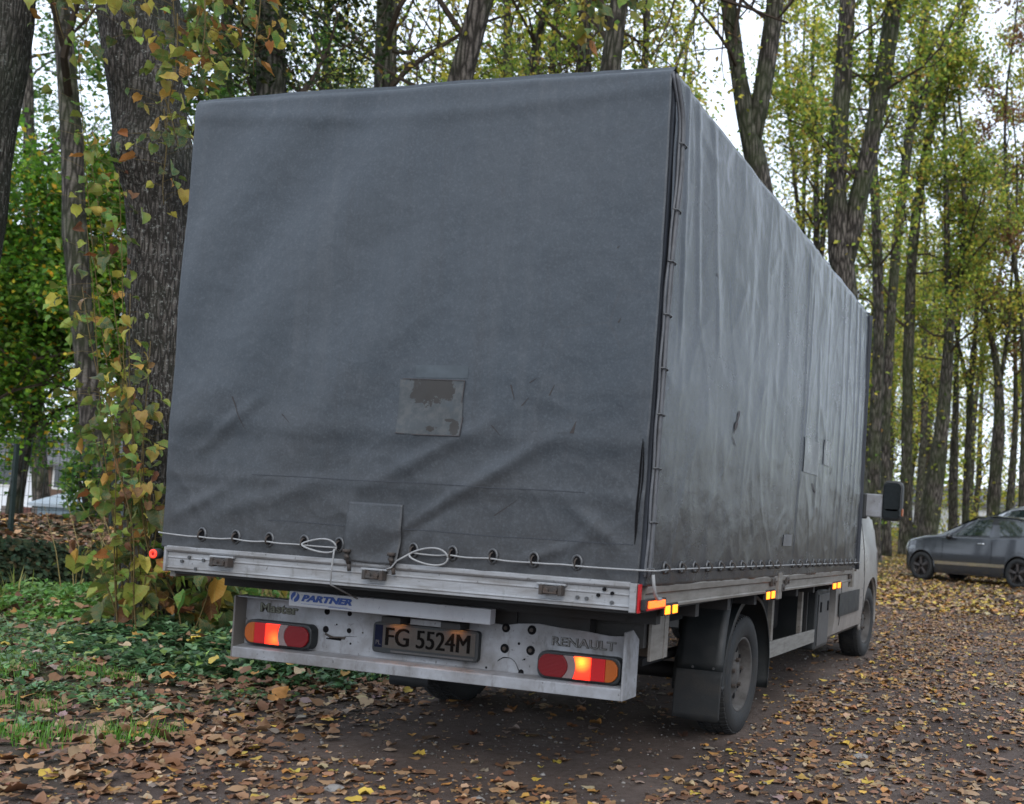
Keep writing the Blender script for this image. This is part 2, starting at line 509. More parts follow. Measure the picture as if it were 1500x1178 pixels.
rng = np.random.default_rng(5)
x, y = litter('a', (-9, 8), (-2.2, 12), 1.0, 460, None, None, None, rng, mx=220)
z = terrain(x, y)
n = len(x)
verge = ss(-0.4, -1.3, x)
pile = verge * 0.030
z = z + rng.uniform(0.004, 0.012, n) + rng.uniform(0, 1, n) * pile
Cm = np.where((rng.uniform(0, 1, n) < verge)[:, None], pick(BROWN, W_VERGE, n, rng), pick(BROWN, W_ROAD, n, rng))
sc = np.where(verge > .5, rng.uniform(0.035, 0.088, n), 0.016 + 0.060 * rng.uniform(0, 1, n) ** 1.6)
tilt = np.abs(rng.normal(0.0, 0.09 + 0.20 * verge, n))
P = np.stack([x, y, z], -1)
M = rotmats(n, tilt, rng)
kind = rng.integers(0, len(lt), n)
okv, px, py, zz = in_view(x, y, z, 0)
size = np.where(okv, sc / np.maximum(zz, 0.5), 0)
big = np.zeros(n, bool); big[np.argsort(-size)[:290]] = True
parts = []
for k in range(len(lt)):
    s = (kind == k) & ~big
    parts.append(scatter(lt[k], P[s], M[s], sc[s], Cm[s]))
o = link('leaf_litter', np_mesh('leaf_litter', *merge(parts)), m_litter)
tag(o, 'brown and yellow fallen leaves lying over the verge and track', 'leaf litter', kind='stuff')
# the nearest leaves one by one
tones = []
for k in range(len(lt)):
    for cc in (0, 1, 2, 5, 6, 4):
        V0, F0 = lt[k]
        me = np_mesh('fallen_leaf', V0, F0, np.tile(np.array(BROWN[cc]), (len(V0), 1)))
        me.materials.append(m_litter); tones.append((k, np.array(BROWN[cc]), me))
for i in np.nonzero(big)[0]:
    c = [t for t in tones if t[0] == kind[i]]
    me = min(c, key=lambda t: float(((t[1] - Cm[i]) ** 2).sum()))[2]
    q = bpy.data.objects.new('fallen_leaf', me); COL.objects.link(q); q.parent = ground
    mm = Matrix([list(M[i][0] * sc[i]) + [P[i][0]], list(M[i][1] * sc[i]) + [P[i][1]], list(M[i][2] * sc[i]) + [P[i][2]], [0, 0, 0, 1]])
    q.matrix_world = mm
# farther off: smaller, simpler
x, y = sample((-34, 34), (12, 60), lambda a, b: np.clip((150 + 10 * ss(-8, -9, a)) * (0.4 + 0.8 * (np.sin(a * 1.1 + b * .5) * .5 + .5)) * (1 - 0.55 * ss(25, 55, b)), 0, 190), 190, rng)
x2, y2 = sample((-30, -8.1), (-2, 12), lambda a, b: np.full_like(a, 120.0), 120, rng)
x = np.concatenate([x, x2]); y = np.concatenate([y, y2])
ok, px, py, zz = in_view(x, y, terrain(x, y), 40); x, y = x[ok], y[ok]; n = len(x)
z = terrain(x, y) + rng.uniform(0.005, 0.03, n)
left = x < -7.9
Cm = np.where(left[:, None], pick(BROWN, [6, 7, 4, 3, 2, 2.5, .4, 1], n, rng), pick(BROWN, W_FAR, n, rng))
kt = (np.array([(0, -.5, 0), (.42, 0.1, .1), (0, .5, -.05), (-.42, 0.1, .1)]), np.array([(0, 1, 2), (0, 2, 3)]))
V, F, Cc = scatter(kt, np.stack([x, y, z], -1), rotmats(n, np.abs(rng.normal(0, .35, n)), rng), rng.uniform(.07, .13, n), Cm)
o = link('leaf_litter', np_mesh('leaf_litter', V, F, Cc), m_litter)
tag(o, 'carpet of yellow and tan leaves on the lane and bank farther off', 'leaf litter', kind='stuff')

# crumbs of broken leaf
rng = np.random.default_rng(15)
x, y = sample((-7, 8), (-2, 9), lambda a, b: np.clip(170 + 160 * ss(-.4, -1.2, a) - 150 * ((np.abs(a) < 1.0) & (b > .5)), 20, 330), 330, rng)
ok, *_ = in_view(x, y, terrain(x, y), 30); x, y = x[ok], y[ok]; n = len(x)
V, F, Cc = scatter(kt, np.stack([x, y, terrain(x, y) + .006], -1), rotmats(n, np.abs(rng.normal(0, .35, n)), rng), rng.uniform(.008, .032, n), pick(BROWN, [4, 5, 4, 3, 2.5, 2, 1.2, 2], n, rng, .25))
tag(link('leaf_litter', np_mesh('leaf_litter', V, F, Cc), m_litter), 'crumbs of broken leaf trodden into the track', 'leaf litter', kind='stuff')
# gravel
rng = np.random.default_rng(9)
x, y = sample((-1.5, 7), (-2, 9), lambda a, b: np.full_like(a, 160.0), 160, rng)
ok, *_ = in_view(x, y, terrain(x, y), 30); x, y = x[ok], y[ok]; n = len(x)
th = np.array([(1, 0, 0), (-.8, .2, 0), (.1, .9, 0.1), (0, -.9, -.1), (.1, .1, .6), (0, 0, -.6)])
tf = np.array([(0, 2, 4), (2, 1, 4), (1, 3, 4), (3, 0, 4), (2, 0, 5), (1, 2, 5), (3, 1, 5), (0, 3, 5)])
g = rng.uniform(.05, .30, (n, 1)) ** 1.2
V, F, Cc = scatter((th, tf), np.stack([x, y, terrain(x, y) + .002], -1), rotmats(n, rng.uniform(0, .5, n), rng), rng.exponential(.0035, n) + .003, np.concatenate([g, g * .97, g * .93], 1))
o = link('gravel', np_mesh('gravel', V, F, Cc), m_litter)
tag(o, 'small grey stones pressed into the dirt track', 'gravel', kind='stuff')
# three larger stones
m_stone = worn('pale_stone', (.22, .21, .2), (.1, .09, .08), rough=.9, scale=20, bump=.6)
for i, (px_, py_, s_, lab) in enumerate([(1262, 1108, .045, 'pale flat stone on the track right of the rear wheel'), (490, 1154, .04, 'grey stone among brown leaves at the bottom edge of the verge'), (700, 1170, .028, 'small grey stone at the near end of the dark track')]):
    p = on(px_, py_, 2, 0.01)
    me = bpy.data.meshes.new('stone'); bm = bmesh.new(); bmesh.ops.create_icosphere(bm, subdivisions=3, radius=1)
    for v in bm.verts:
        nn = noise.noise(v.co * 1.3 + Vector((i * 5, 0, 0)))
        v.co *= 1 + .3 * nn; v.co.z *= .45
    bm.to_mesh(me); bm.free()
    q = link('stone', me, m_stone); q.location = (p[0], p[1], float(terrain(p[0], p[1])) + .006); q.scale = (s_, s_ * .8, s_)
    tag(q, lab, 'stone', 'stones on the track')

# ------------------------------------------------------------------ ground plants
def cover(name, ells, label, cat, dens, hmax, sz, pal, w, seed, tmpl, mat=None, tilt=.5, xr=(-9, 0), yr=(-1.5, 8)):
    """ells: patches on the ground (centre x, centre y, radius x, radius y, height factor)"""
    rng = np.random.default_rng(seed)
    allp = []
    for (cx, cy, rx, ry, hf) in ells:
        n = int(dens * PI * rx * ry)
        a = rng.uniform(0, 2 * np.pi, n); rr = np.sqrt(rng.uniform(0, 1, n))
        wob = 1 + .28 * np.sin(3 * a + cx * 7) + .18 * np.sin(7 * a + cy * 5)
        x = cx + rx * rr * np.cos(a) * wob; y = cy + ry * rr * np.sin(a) * wob
        clump = .45 + .55 * (.5 + .5 * np.sin(x * 6.1 + 1.3 * np.sin(y * 5)) * np.sin(y * 6.7 + x))
        top = hmax * hf * clump * (1 - rr ** 3 * .75)
        z = terrain(x, y) + top * (1 - rng.uniform(0, 1, n) ** 2.2 * .8) + .01
        allp.append(np.stack([x, y, z], -1))
    P = np.concatenate(allp); n = len(P)
    keep = rng.uniform(0, 1, n) < .9
    P = P[keep]; n = len(P)
    Cm = pick(pal, w, n, rng, .22)
    parts = []
    kk = rng.integers(0, len(tmpl), n)
    M = rotmats(n, np.abs(rng.normal(0, tilt, n)), rng); sc = rng.uniform(sz[0], sz[1], n)
    for k in range(len(tmpl)):
        s = kk == k
        parts.append(scatter(tmpl[k], P[s], M[s], sc[s], Cm[s]))
    o = link(name, np_mesh(name, *merge(parts)), mat or m_green)
    return tag(o, label, cat, kind='stuff')
ov = [oval_leaf(1, .32), oval_leaf(2, .36), oval_leaf(3, .26)]
G_PAL = [(.046, .125, .050), (.080, .185, .080), (.15, .27, .13), (.028, .065, .03), (.17, .27, .07)]
cover('ground_cover', [(-3.75, 2.5, .62, .7, 1), (-2.95, 2.75, .7, .75, 1.1), (-2.25, 2.9, .6, .75, .9), (-3.3, 3.7, 1.2, .8, .9), (-2.35, 2.0, .6, .42, 1.0), (-2.9, 1.75, .55, .32, .6), (-4.5, 3.1, .6, .6, .7), (-1.75, 3.9, .4, 1.1, .6)],
      'low dark green leafy plants growing on the verge left of the bumper', 'ground cover', 1900, .20, (.05, .095), G_PAL, [4, 5, 2.6, 3, 1.4], 21, ov)
cover('ground_cover', [(-6.3, 4.1, 1.3, .55, 1), (-5.5, 4.6, .7, .4, .8), (-5.6, 3.2, .6, .4, .5), (-6.9, 5.3, .9, .6, .9), (-5.2, 5.6, 1.5, .8, 1.0), (-5.2, 3.9, 1.0, .5, .7), (-5.9, 3.5, .8, .4, .7)],
      'bright green patch of low plants in front of the ivy bank', 'ground cover', 900, .22, (.04, .08), [(.07, .20, .035), (.11, .26, .05), (.16, .28, .05)], [3, 4, 2], 22, ov, tilt=.7)
cover('ground_cover', [(-3.6, 1.1, .7, .42, .9), (-2.5, .9, .5, .26, .6), (-4.3, 1.9, .8, .5, 1.0), (-4.9, 2.5, .8, .5, 1.1), (-3.9, 1.6, .6, .3, .9), (-2.0, .75, .3, .12, .6), (-2.9, .75, .3, .15, .6), (-2.3, .15, .3, .14, .4), (-1.9, 1.35, .28, .2, .5), (-3.1, .35, .3, .12, .4), (-1.75, 2.35, .3, .3, .5)],
      'scattered small green sprigs poking up through brown leaves', 'ground cover', 950, .10, (.025, .06), G_PAL, [2, 4, 5, .5, 4], 23, ov, tilt=.7)
# fallen leaves caught on top of the plants
rng = np.random.default_rng(27)
n = 900; x = rng.uniform(-6.2, -1.3, n); y = rng.uniform(.9, 4.6, n)
k = (np.sin(x * 3.1 + y) * np.sin(y * 3.7 - x) + rng.normal(0, .35, n)) > .05; x = x[k]; y = y[k]; n = len(x)
P = np.stack([x, y, terrain(x, y) + rng.uniform(.06, .17, n)], -1)
kk = rng.integers(0, len(lt), n); M = rotmats(n, np.abs(rng.normal(0, .35, n)), rng); sc = rng.uniform(.04, .09, n); Cm = pick(BROWN, [4, 6, 4, 2, 3, 3, 1.5, 1], n, rng)
tag(link('leaf_litter', np_mesh('leaf_litter', *merge([scatter(lt[q], P[kk == q], M[kk == q], sc[kk == q], Cm[kk == q]) for q in range(len(lt))])), m_litter), 'brown leaves caught on top of the green verge plants', 'leaf litter', kind='stuff')
# grass tufts
def grass(name, ells, label, dens, h, seed, pal):
    rng = np.random.default_rng(seed); Ps = []
    for (cx, cy, rx, ry) in ells:
        n = int(dens * PI * rx * ry); a = rng.uniform(0, 2 * np.pi, n); rr = np.sqrt(rng.uniform(0, 1, n))
        x = cx + rx * rr * np.cos(a); y = cy + ry * rr * np.sin(a)
        k = (np.sin(x * 9) * np.sin(y * 11 + x * 3) + rng.normal(0, .4, n)) > -.2
        Ps.append(np.stack([x[k], y[k], terrain(x[k], y[k])], -1))
    P = np.concatenate(Ps); n = len(P)
    V0 = np.array([(-.03, 0, 0), (.03, 0, 0), (.022, .06, .5), (-.022, .06, .5), (0, .25, 1.0), (0, .25, 1.0)]); F0 = np.array([(0, 1, 2, 3), (3, 2, 4, 5)])
    V, F, Cc = scatter((V0, F0), P, rotmats(n, np.abs(rng.normal(0, .3, n)), rng), rng.uniform(.5, 1.1, n) * h, pick(pal, [1] * len(pal), n, rng, .2))
    o = link(name, np_mesh(name, V, F, Cc), m_green)
    return tag(o, label, 'grass', kind='stuff')
grass('grass', [(-1.75, .05, .35, .2), (-2.2, -.1, .4, .16), (-3.6, .9, .5, .3), (-2.6, .5, .3, .16), (-1.55, .3, .22, .16), (-3.1, -.1, .3, .15), (-4.0, 1.2, .4, .25), (-2.9, 1.25, .3, .12)], 'short bright green grass blades between the nearest brown leaves', 2600, .09, 31, [(.08, .24, .03), (.12, .28, .04)])
grass('grass', [(-6.5, 18, 6, 7), (-7, 9.5, 1.6, 2.6), (-6, 34, 6, 9)], 'mown green grass strip beside the lane beyond the truck', 130, .12, 32, [(.08, .17, .03), (.14, .2, .04), (.2, .2, .05)])
grass('grass', [(-7.3, 3.9, .35, .35)], 'tall yellowed grass stalks at the foot of the ivy bank', 200, .32, 33, [(.22, .24, .06), (.12, .18, .04)])

# ivy on the bank
rng = np.random.default_rng(41)
n = 24000
yy = rng.uniform(1.0, 13, n); t = rng.uniform(0, 1, n)
xx = -7.82 - .30 * t + rng.normal(0, .07, n); zz = terrain(-7.7, yy) + .02 + t * .44 + .06 * np.sin(yy * 3) + rng.normal(0, .03, n)
M = rotmats(n, rng.normal(1.0, .35, n), rng, tilt_dir=rng.normal(PI / 2, .5, n))
parts = [scatter(heart_leaf(.2, .1, 8), np.stack([xx, yy, zz], -1), M, rng.uniform(.035, .065, n), pick([(.008, .022, .013), (.013, .035, .02), (.022, .05, .028), (.04, .035, .018)], [5, 5, 2, 1], n, rng, .2))]
o = link('ivy', np_mesh('ivy', *merge(parts)), leaf_mat('ivy_leaves', .1, .7, .1))
tag(o, 'dark glossy ivy covering the face of the low bank', 'ivy', kind='stuff')

# ------------------------------------------------------------------ trees
m_bark = bark('lime_bark', (.026, .023, .020), (.155, .138, .122), (.035, .05, .018), .5)
m_bark_near = bark('furrowed_bark', (.028, .025, .022), (.125, .112, .102), (.022, .03, .016), .5, 2.7, light=(.30, .31, .29))
m_twig = flat('twig_bark', (.05, .038, .028), .85, .2)
m_stem = flat('shoot_bark', (.10, .075, .03), .8, .2)

def smooth_path(pts, ws, step):
    P = np.array(pts, float); d = np.concatenate([[0], np.cumsum(np.linalg.norm(np.diff(P, axis=0), axis=1))])
    n = max(4, int(d[-1] / step)); t = np.linspace(0, d[-1], n)
    out = np.stack([np.interp(t, d, P[:, k]) for k in range(3)], 1); w = np.interp(t, d, ws)
    for _ in range(2):
        out[1:-1] = .25 * out[:-2] + .5 * out[1:-1] + .25 * out[2:]
        w[1:-1] = .25 * w[:-2] + .5 * w[1:-1] + .25 * w[2:]
    return out, w
def trunk_mesh(mb, P, W, n=14, rough=.10, seed=0, flare=0.0, gz=0.0):
    def rf(i, k, p):
        a = 2 * PI * k / n
        q = Vector((math.cos(a) * 1.5, math.sin(a) * 1.5, p.z * 1.1 + seed * 7))
        r = 1 + rough * 1.6 * noise.noise(q) + rough * .8 * noise.noise(q * 3.1)
        if flare: r *= 1 + flare * math.exp(-max(0, (p.z - gz)) / .35) * (1 + .5 * math.sin(5 * a + seed))
        return r
    mb.tube([tuple(p) for p in P], list(W), n, True, rf)

LIMB_PTS = 4
def grow(mbb, start, d, length, r, depth, rng, twigs, upw=.25):
    """recursive limb; collects twig segments"""
    k = 4; pts = [np.array(start, float)]; dd = np.array(d, float)
    for i in range(k):
        dd = dd + rng.normal(0, .22, 3); dd[2] += upw * .3; dd /= np.linalg.norm(dd)
        pts.append(pts[-1] + dd * length / k)
    rad = np.linspace(r, max(.004, r * .35), k + 1)
    mbb.tube([tuple(p) for p in pts], list(rad), 5 if r > .03 else 3, False)
    if depth == 0:
        twigs.append((pts[1], pts[-1])); return
    m = 5 if depth == 2 else 6
    for j in range(m):
        f = rng.uniform(.25, 1.0); i = min(k - 1, int(f * k)); p = pts[i] + (pts[i + 1] - pts[i]) * (f * k - i)
        ax = rng.normal(0, 1, 3); nd = dd * .55 + ax / np.linalg.norm(ax) * .75; nd[2] += .12; nd /= np.linalg.norm(nd)
        grow(mbb, p, nd, length * rng.uniform(.38, .6), r * .42, depth - 1, rng, twigs, upw)

YG = [(.20, .30, .045), (.33, .39, .05), (.54, .50, .07), (.68, .56, .09), (.38, .22, .06), (.11, .20, .04)]
PALS = {'mixed': (YG, [5.5, 5, 2.6, 1.2, .8, 5]), 'yellow': (YG, [3, 5, 4.5, 2.4, 1, 2.4]), 'green': ([(.05, .14, .028), (.09, .21, .035), (.17, .29, .04), (.45, .40, .05)], [5, 5, 3, .5]),
        'dark': ([(.014, .035, .013), (.022, .052, .018), (.035, .075, .022), (.1, .12, .03)], [5, 5, 3, .4]), 'russet': ([(.22, .11, .06), (.30, .16, .08), (.16, .08, .045), (.3, .22, .08)], [4, 4, 3, 1]),
        'maple': ([(.055, .16, .018), (.10, .25, .025), (.19, .36, .03), (.6, .48, .04), (.6, .34, .03)], [5, 5, 3.5, .8, .35])}
def leaves_at(P, size, pal, rng, droop=.9):
    n = len(P); c, w = PALS[pal]
    V, F, Cc = scatter(kite_leaf(), P, rotmats(n, np.abs(rng.normal(droop, .5, n)), rng), rng.uniform(.65, 1.2, n) * size, pick(c, w, n, rng, .25))
    return V, F, Cc
def ext_up(stem, z, H, rng):
    """stem: pixel polyline from low to high -> world polyline continued upward to height H"""
    P = [at(a, b, z) for a, b, _ in stem]; W = [.5 * w * z / FPX * (.84 if z >= 30 else .95) for _, _, w in stem]
    top = P[-1]; d = P[-1] - P[-2]; d /= np.linalg.norm(d)
    w = W[-1]
    if top[2] < H:
        m = max(2, int((H - top[2]) / 1.6)); w0 = w
        for i in range(m):
            d = d * .85 + np.array([0, 0, .15]) + rng.normal(0, .05, 3); d /= np.linalg.norm(d)
            P.append(P[-1] + d * (H - top[2]) / m / max(.5, d[2])); W.append(w0 * (1 - .8 * (i + 1) / m))
    return P, W
def add_tree(stems, z, label, pal='mixed', H=None, leaf=.10, nlimb=14, lpt=16, hmin=3.0, name='lime_tree', seed=0, cat='tree', group='trees along the lane', mat=None, spread=1.0, epi=120, nseg=12, near=False, limb_len=None, size_jit=.25, lmin=None):
    rng = np.random.default_rng(1000 + seed)
    tb, bb = MB(), MB(); twigs = []; base = None; epiP = []
    for si, st in enumerate(stems):
        Hs = H if H else 16
        P, W = ext_up(st, z, Hs - si * .8, rng)
        if si == 0:                                     # down to the ground
            d = P[0] - P[1]; d = d / np.linalg.norm(d); d[:2] *= .5
            b = P[0].copy(); low = []
            while b[2] > float(terrain(b[0], b[1])) - .15:
                b = b + d / abs(d[2]) * .6 * (-1 if d[2] > 0 else 1); low.append(b.copy())
            wlow = W[0]
            for j, q in enumerate(low): P.insert(0, q); W.insert(0, wlow * (1 + .012 * (j + 1)))
            base = P[0].copy(); base[2] = float(terrain(base[0], base[1]))
            gz = base[2]
        PP, WW = smooth_path(P, W, .35 if near else .7)
        trunk_mesh(tb, PP, WW, nseg, .12 if not near else .09, seed + si * 3, .18 if si == 0 else 0, gz)
        hs = PP[:, 2] - gz
        lo = max(hmin, hs[0] + .4)
        span = max(.5, hs[-1] - lo)
        nl = int(nlimb * (1.0 if si == 0 else .7))
        for j in range(nl):
            f = (j + rng.uniform(0, 1)) / nl
            h = lo + span * f
            i = int(np.argmin(np.abs(hs - h))); p = PP[i]; r = WW[i]
            a = rng.uniform(0, 2 * PI); el = rng.uniform(.15, .9)
            d = np.array([math.cos(a) * math.cos(el), math.sin(a) * math.cos(el), math.sin(el)])
            L = (limb_len or 3.0) * rng.uniform(.55, 1.1) * (1.15 - .55 * f) * spread
            grow(bb, p, d, L, min(r * .45, .012 + L * .014), 2, rng, twigs)
        m = epi
        idx = rng.integers(0, len(PP), m)
        a = rng.uniform(0, 2 * PI, m); rr = WW[idx] + rng.exponential(.10, m)
        q = PP[idx] + np.stack([np.cos(a) * rr, np.sin(a) * rr, rng.uniform(-.3, .3, m)], 1)
        epiP.append(q[q[:, 2] > gz + 1.0])
    root = empty(name, tuple(base))
    tag(root, label, cat, group)
    def put(ob): ob.parent = root; ob.location = tuple(-base); return ob
    put(tb.build('trunk', mat or m_bark, None, True, fixn=False))
    if bb.v: put(bb.build('branches', m_twig, None, False, fixn=False))
    A = np.array([t[0] for t in twigs]); B = np.array([t[1] for t in twigs])
    n = int(len(twigs) * lpt * LP_K * (.72 if z < 30 and pal == 'yellow' else 1))
    tw_w = np.exp(rng.normal(0, 1.0, len(twigs))); tw_w /= tw_w.sum()
    i = rng.choice(len(twigs), n, p=tw_w); t = rng.uniform(0, 1.15, n)[:, None]
    LP = A[i] + (B[i] - A[i]) * t + rng.normal(0, .11 + .3 * leaf, (n, 3)) * (1.6 if not near else 1)
    if lmin is not None: LP = LP[LP[:, 2] > lmin]
    LP = np.concatenate([LP] + epiP)
    me = np_mesh('foliage', *leaves_at(LP, leaf, pal, rng))
    put(link('foliage', me, m_crown))
    return root, base

LP_K = .85
TR = [
 ([[(1112, 245, 37), (1103, 215, 35), (1091, 185, 26), (1083, 120, 26), (1073, 50, 24), (1066, 0, 24)], [(1100, 222, 24), (1111, 190, 30), (1119, 130, 31), (1127, 60, 29), (1137, 0, 27)]], 19, 'forked bare-stemmed tree rising directly behind the truck roof edge, nearest of the right row', dict(pal='yellow', H=17, hmin=9.2, nlimb=12, lpt=14, epi=30)),
 ([[(1238, 425, 42), (1233, 385, 40), (1227, 330, 33), (1224, 260, 28), (1230, 180, 27), (1236, 100, 26), (1241, 0, 26)], [(1236, 395, 30), (1246, 340, 32), (1262, 270, 27), (1278, 200, 28), (1295, 110, 28), (1305, 40, 26), (1313, 0, 26)]], 26, 'mossy dark tree forking low, seen over the front end of the grey tarpaulin', dict(pal='mixed', H=20, hmin=9.5, nlimb=12, lpt=16, epi=160)),
 ([[(1280, 800, 26), (1279, 700, 24), (1283, 600, 22), (1288, 500, 20), (1286, 400, 18), (1283, 300, 17), (1279, 230, 14), (1276, 120, 10)]], 33, 'straight grey trunk just right of the tarpaulin, behind the wing mirror arm', dict(pal='mixed', H=22, hmin=9, nlimb=12, lpt=15, epi=160)),
 ([[(1299, 800, 17), (1297, 700, 16), (1298, 600, 16), (1303, 500, 17), (1309, 400, 17), (1316, 330, 17), (1325, 260, 17), (1333, 180, 15), (1345, 100, 13), (1352, 50, 12), (1358, 0, 12)], [(1330, 205, 12), (1350, 150, 12), (1368, 95, 12), (1385, 50, 9), (1402, 10, 8)]], 37, 'slender leaning tree that forks high between two straight trunks', dict(pal='mixed', H=25, hmin=9, nlimb=12, lpt=14, epi=120)),
 ([[(1326, 812, 26), (1326, 760, 21), (1328, 650, 19), (1330, 540, 19), (1332, 460, 18), (1334, 400, 18), (1340, 330, 18), (1350, 260, 16), (1362, 190, 15), (1377, 130, 14), (1390, 80, 12), (1410, 30, 9), (1422, 0, 8)]], 40, 'tall grey trunk with a mossy foot in front of the nose of the dark car', dict(pal='mixed', H=27, hmin=9, nlimb=14, lpt=14, epi=160)),
 ([[(1358, 790, 38), (1364, 740, 33), (1376, 660, 28), (1385, 580, 22), (1390, 500, 19), (1393, 460, 19), (1388, 420, 12), (1387, 360, 11), (1387, 300, 10)], [(1393, 468, 14), (1403, 430, 12), (1409, 400, 11), (1412, 330, 9), (1414, 250, 7)]], 39, 'thick leaning trunk behind the bonnet of the dark car', dict(pal='mixed', H=20, hmin=7.5, nlimb=15, lpt=15, epi=180)),
 ([[(1396, 790, 17), (1396, 700, 17), (1400, 600, 11), (1402, 500, 8)]], 50, 'thinner trunk close behind the thick leaning one', dict(pal='yellow', H=20, hmin=6, nlimb=12, lpt=14, epi=100)),
 ([[(1414, 780, 13), (1416, 700, 12), (1420, 620, 12), (1421, 575, 12), (1428, 500, 9), (1432, 430, 8), (1440, 340, 7)], [(1420, 575, 8), (1410, 530, 7), (1401, 495, 6), (1395, 460, 5)]], 46, 'thin pale tree with a narrow fork above the windscreen of the dark car', dict(pal='mixed', H=19, hmin=7, nlimb=12, lpt=14, epi=100)),
 ([[(1453, 790, 24), (1457, 700, 21), (1463, 640, 26), (1464, 600, 16), (1465, 560, 15), (1455, 510, 12), (1449, 470, 9), (1440, 440, 7)], [(1465, 560, 9), (1473, 520, 8), (1480, 450, 6)]], 42, 'knobbly trunk swollen with burls behind the roof of the dark car', dict(pal='yellow', H=23, hmin=6.5, nlimb=16, lpt=15, epi=220)),
 ([[(1477, 780, 17), (1482, 700, 13), (1487, 640, 11), (1488, 560, 8), (1486, 480, 6)]], 45, 'thin dark trunk second from the right edge', dict(pal='mixed', H=25, hmin=6, nlimb=17, lpt=15, epi=140)),
 ([[(1500, 780, 22), (1500, 700, 18), (1502, 600, 13), (1500, 500, 10)]], 41, 'dark trunk at the right edge behind the silver car', dict(pal='russet', H=25, hmin=6, nlimb=14, lpt=16, epi=60)),
 ([[(1172, 330, 7), (1162, 250, 7), (1151, 100, 5), (1148, 0, 4)]], 40, 'thin whip-like tree against the bright sky right of the forked tree', dict(pal='yellow', H=22, hmin=12, nlimb=10, lpt=10, epi=50)),
 ([[(1178, 290, 7), (1179, 200, 6), (1176, 100, 5), (1180, 0, 4)]], 46, 'second thin stem against the bright sky', dict(pal='yellow', H=24, hmin=12, nlimb=9, lpt=10, epi=50)),
 ([[(1196, 360, 11), (1196, 300, 10), (1197, 260, 9), (1193, 200, 8), (1190, 120, 7)]], 38, 'slim tree left of the mossy forked tree', dict(pal='yellow', H=21, hmin=9.5, nlimb=10, lpt=12, epi=90)),
 ([[(1204, 365, 10), (1210, 290, 9), (1214, 230, 7), (1222, 120, 5)]], 43, 'slim leaning tree touching the left side of the mossy fork', dict(pal='mixed', H=23, hmin=11, nlimb=10, lpt=12, epi=80)),
 ([[(560, 140, 26), (560, 60, 25), (566, 0, 24)]], 16, 'dark trunk behind the truck roof, left of the mossy leaning one', dict(pal='yellow', H=13, hmin=6.6, nlimb=11, lpt=14, epi=60)),
 ([[(574, 125, 17), (573, 60, 17), (574, 0, 16)]], 20, 'pale trunk half hidden by the dark trunk behind the truck roof', dict(pal='yellow', H=15, hmin=8, nlimb=10, lpt=12, epi=160)),
 ([[(668, 130, 38), (682, 85, 35), (697, 30, 34), (709, -10, 34)]], 15, 'mossy trunk leaning right above the middle of the truck roof', dict(pal='yellow', H=12.5, hmin=6.8, nlimb=9, lpt=10, epi=40)),
 ([[(743, 120, 14), (741, 60, 13), (742, 0, 12)]], 24, 'upright thin tree over the right half of the truck roof', dict(pal='yellow', H=16, hmin=9, nlimb=10, lpt=12, epi=50)),
 ([[(770, 118, 13), (784, 70, 12), (800, 20, 10), (806, -10, 9)]], 20, 'thin tree leaning right over the truck roof', dict(pal='yellow', H=14, hmin=8, nlimb=10, lpt=14, epi=50)),
 ([[(808, 115, 11), (813, 50, 10), (816, 0, 10)]], 25, 'very thin upright tree beside the leaning one over the roof', dict(pal='yellow', H=16, hmin=9, nlimb=10, lpt=12, epi=50)),
 ([[(857, 112, 22), (856, 50, 22), (855, 0, 20)]], 20, 'leafy trunk left of the stoutest trunk over the roof', dict(pal='mixed', H=14, hmin=7.6, nlimb=11, lpt=15, epi=260)),
 ([[(891, 108, 33), (896, 60, 32), (908, 0, 30)]], 17, 'stoutest trunk over the right end of the truck roof', dict(pal='mixed', H=13, hmin=7.6, nlimb=11, lpt=14, epi=100)),
 ([[(945, 100, 12), (946, 50, 11), (948, 0, 10)]], 25, 'thin trunk nearest the rear top corner of the tarpaulin', dict(pal='yellow', H=16, hmin=8, nlimb=11, lpt=14, epi=60)),
 ([[(155, 748, 44), (148, 706, 38), (137, 625, 29), (125, 543, 27), (117, 460, 30), (114, 400, 33), (109, 330, 34), (106, 200, 30), (98, 100, 26), (89, 0, 24)]], 17, 'grey trunk on the leafy plateau left of the big furrowed tree', dict(pal='green', H=15, hmin=6.5, nlimb=10, lpt=12, epi=90)),
 ([[(400, 135, 44), (400, 60, 42), (398, 0, 40)]], 13, 'ivy-clad dark trunk behind the left end of the truck roof', dict(pal='dark', H=12, hmin=5.5, nlimb=15, lpt=26, leaf=.08, epi=4200, limb_len=1.6)),
]
tree_bases = []
for i, (st, z, lab, kw) in enumerate(TR):
    if z >= 30: kw.setdefault('leaf', .16)
    elif z >= 22: kw.setdefault('leaf', .13)
    _, b = add_tree(st, z, lab, seed=i, **kw); tree_bases.append(b)

# leafy maples and limes standing on the plateau, left
add_tree([[(18, 760, 25), (16, 720, 22), (27, 680, 18), (42, 640, 14), (60, 590, 12), (70, 500, 9), (70, 400, 7)]], 22, 'dense green maple with a dark crooked trunk behind the green fence post', 'maple', H=6.6, hmin=2.5, nlimb=34, lpt=34, leaf=.12, limb_len=2.8, seed=60, epi=60, group='trees on the plateau')
add_tree([[(-60, 730, 24), (-55, 600, 20), (-50, 400, 14)]], 20, 'green maple crown cut by the left edge of the photo', 'maple', H=6.0, hmin=2.4, nlimb=26, lpt=30, leaf=.12, limb_len=2.6, seed=61, epi=40, group='trees on the plateau')
add_tree([[(205, 740, 20), (200, 600, 18), (190, 300, 12)]], 23, 'green maple filling the gap behind the big furrowed trunk', 'maple', H=7.5, hmin=2.5, nlimb=26, lpt=24, leaf=.12, limb_len=2.4, seed=62, epi=40, group='trees on the plateau')
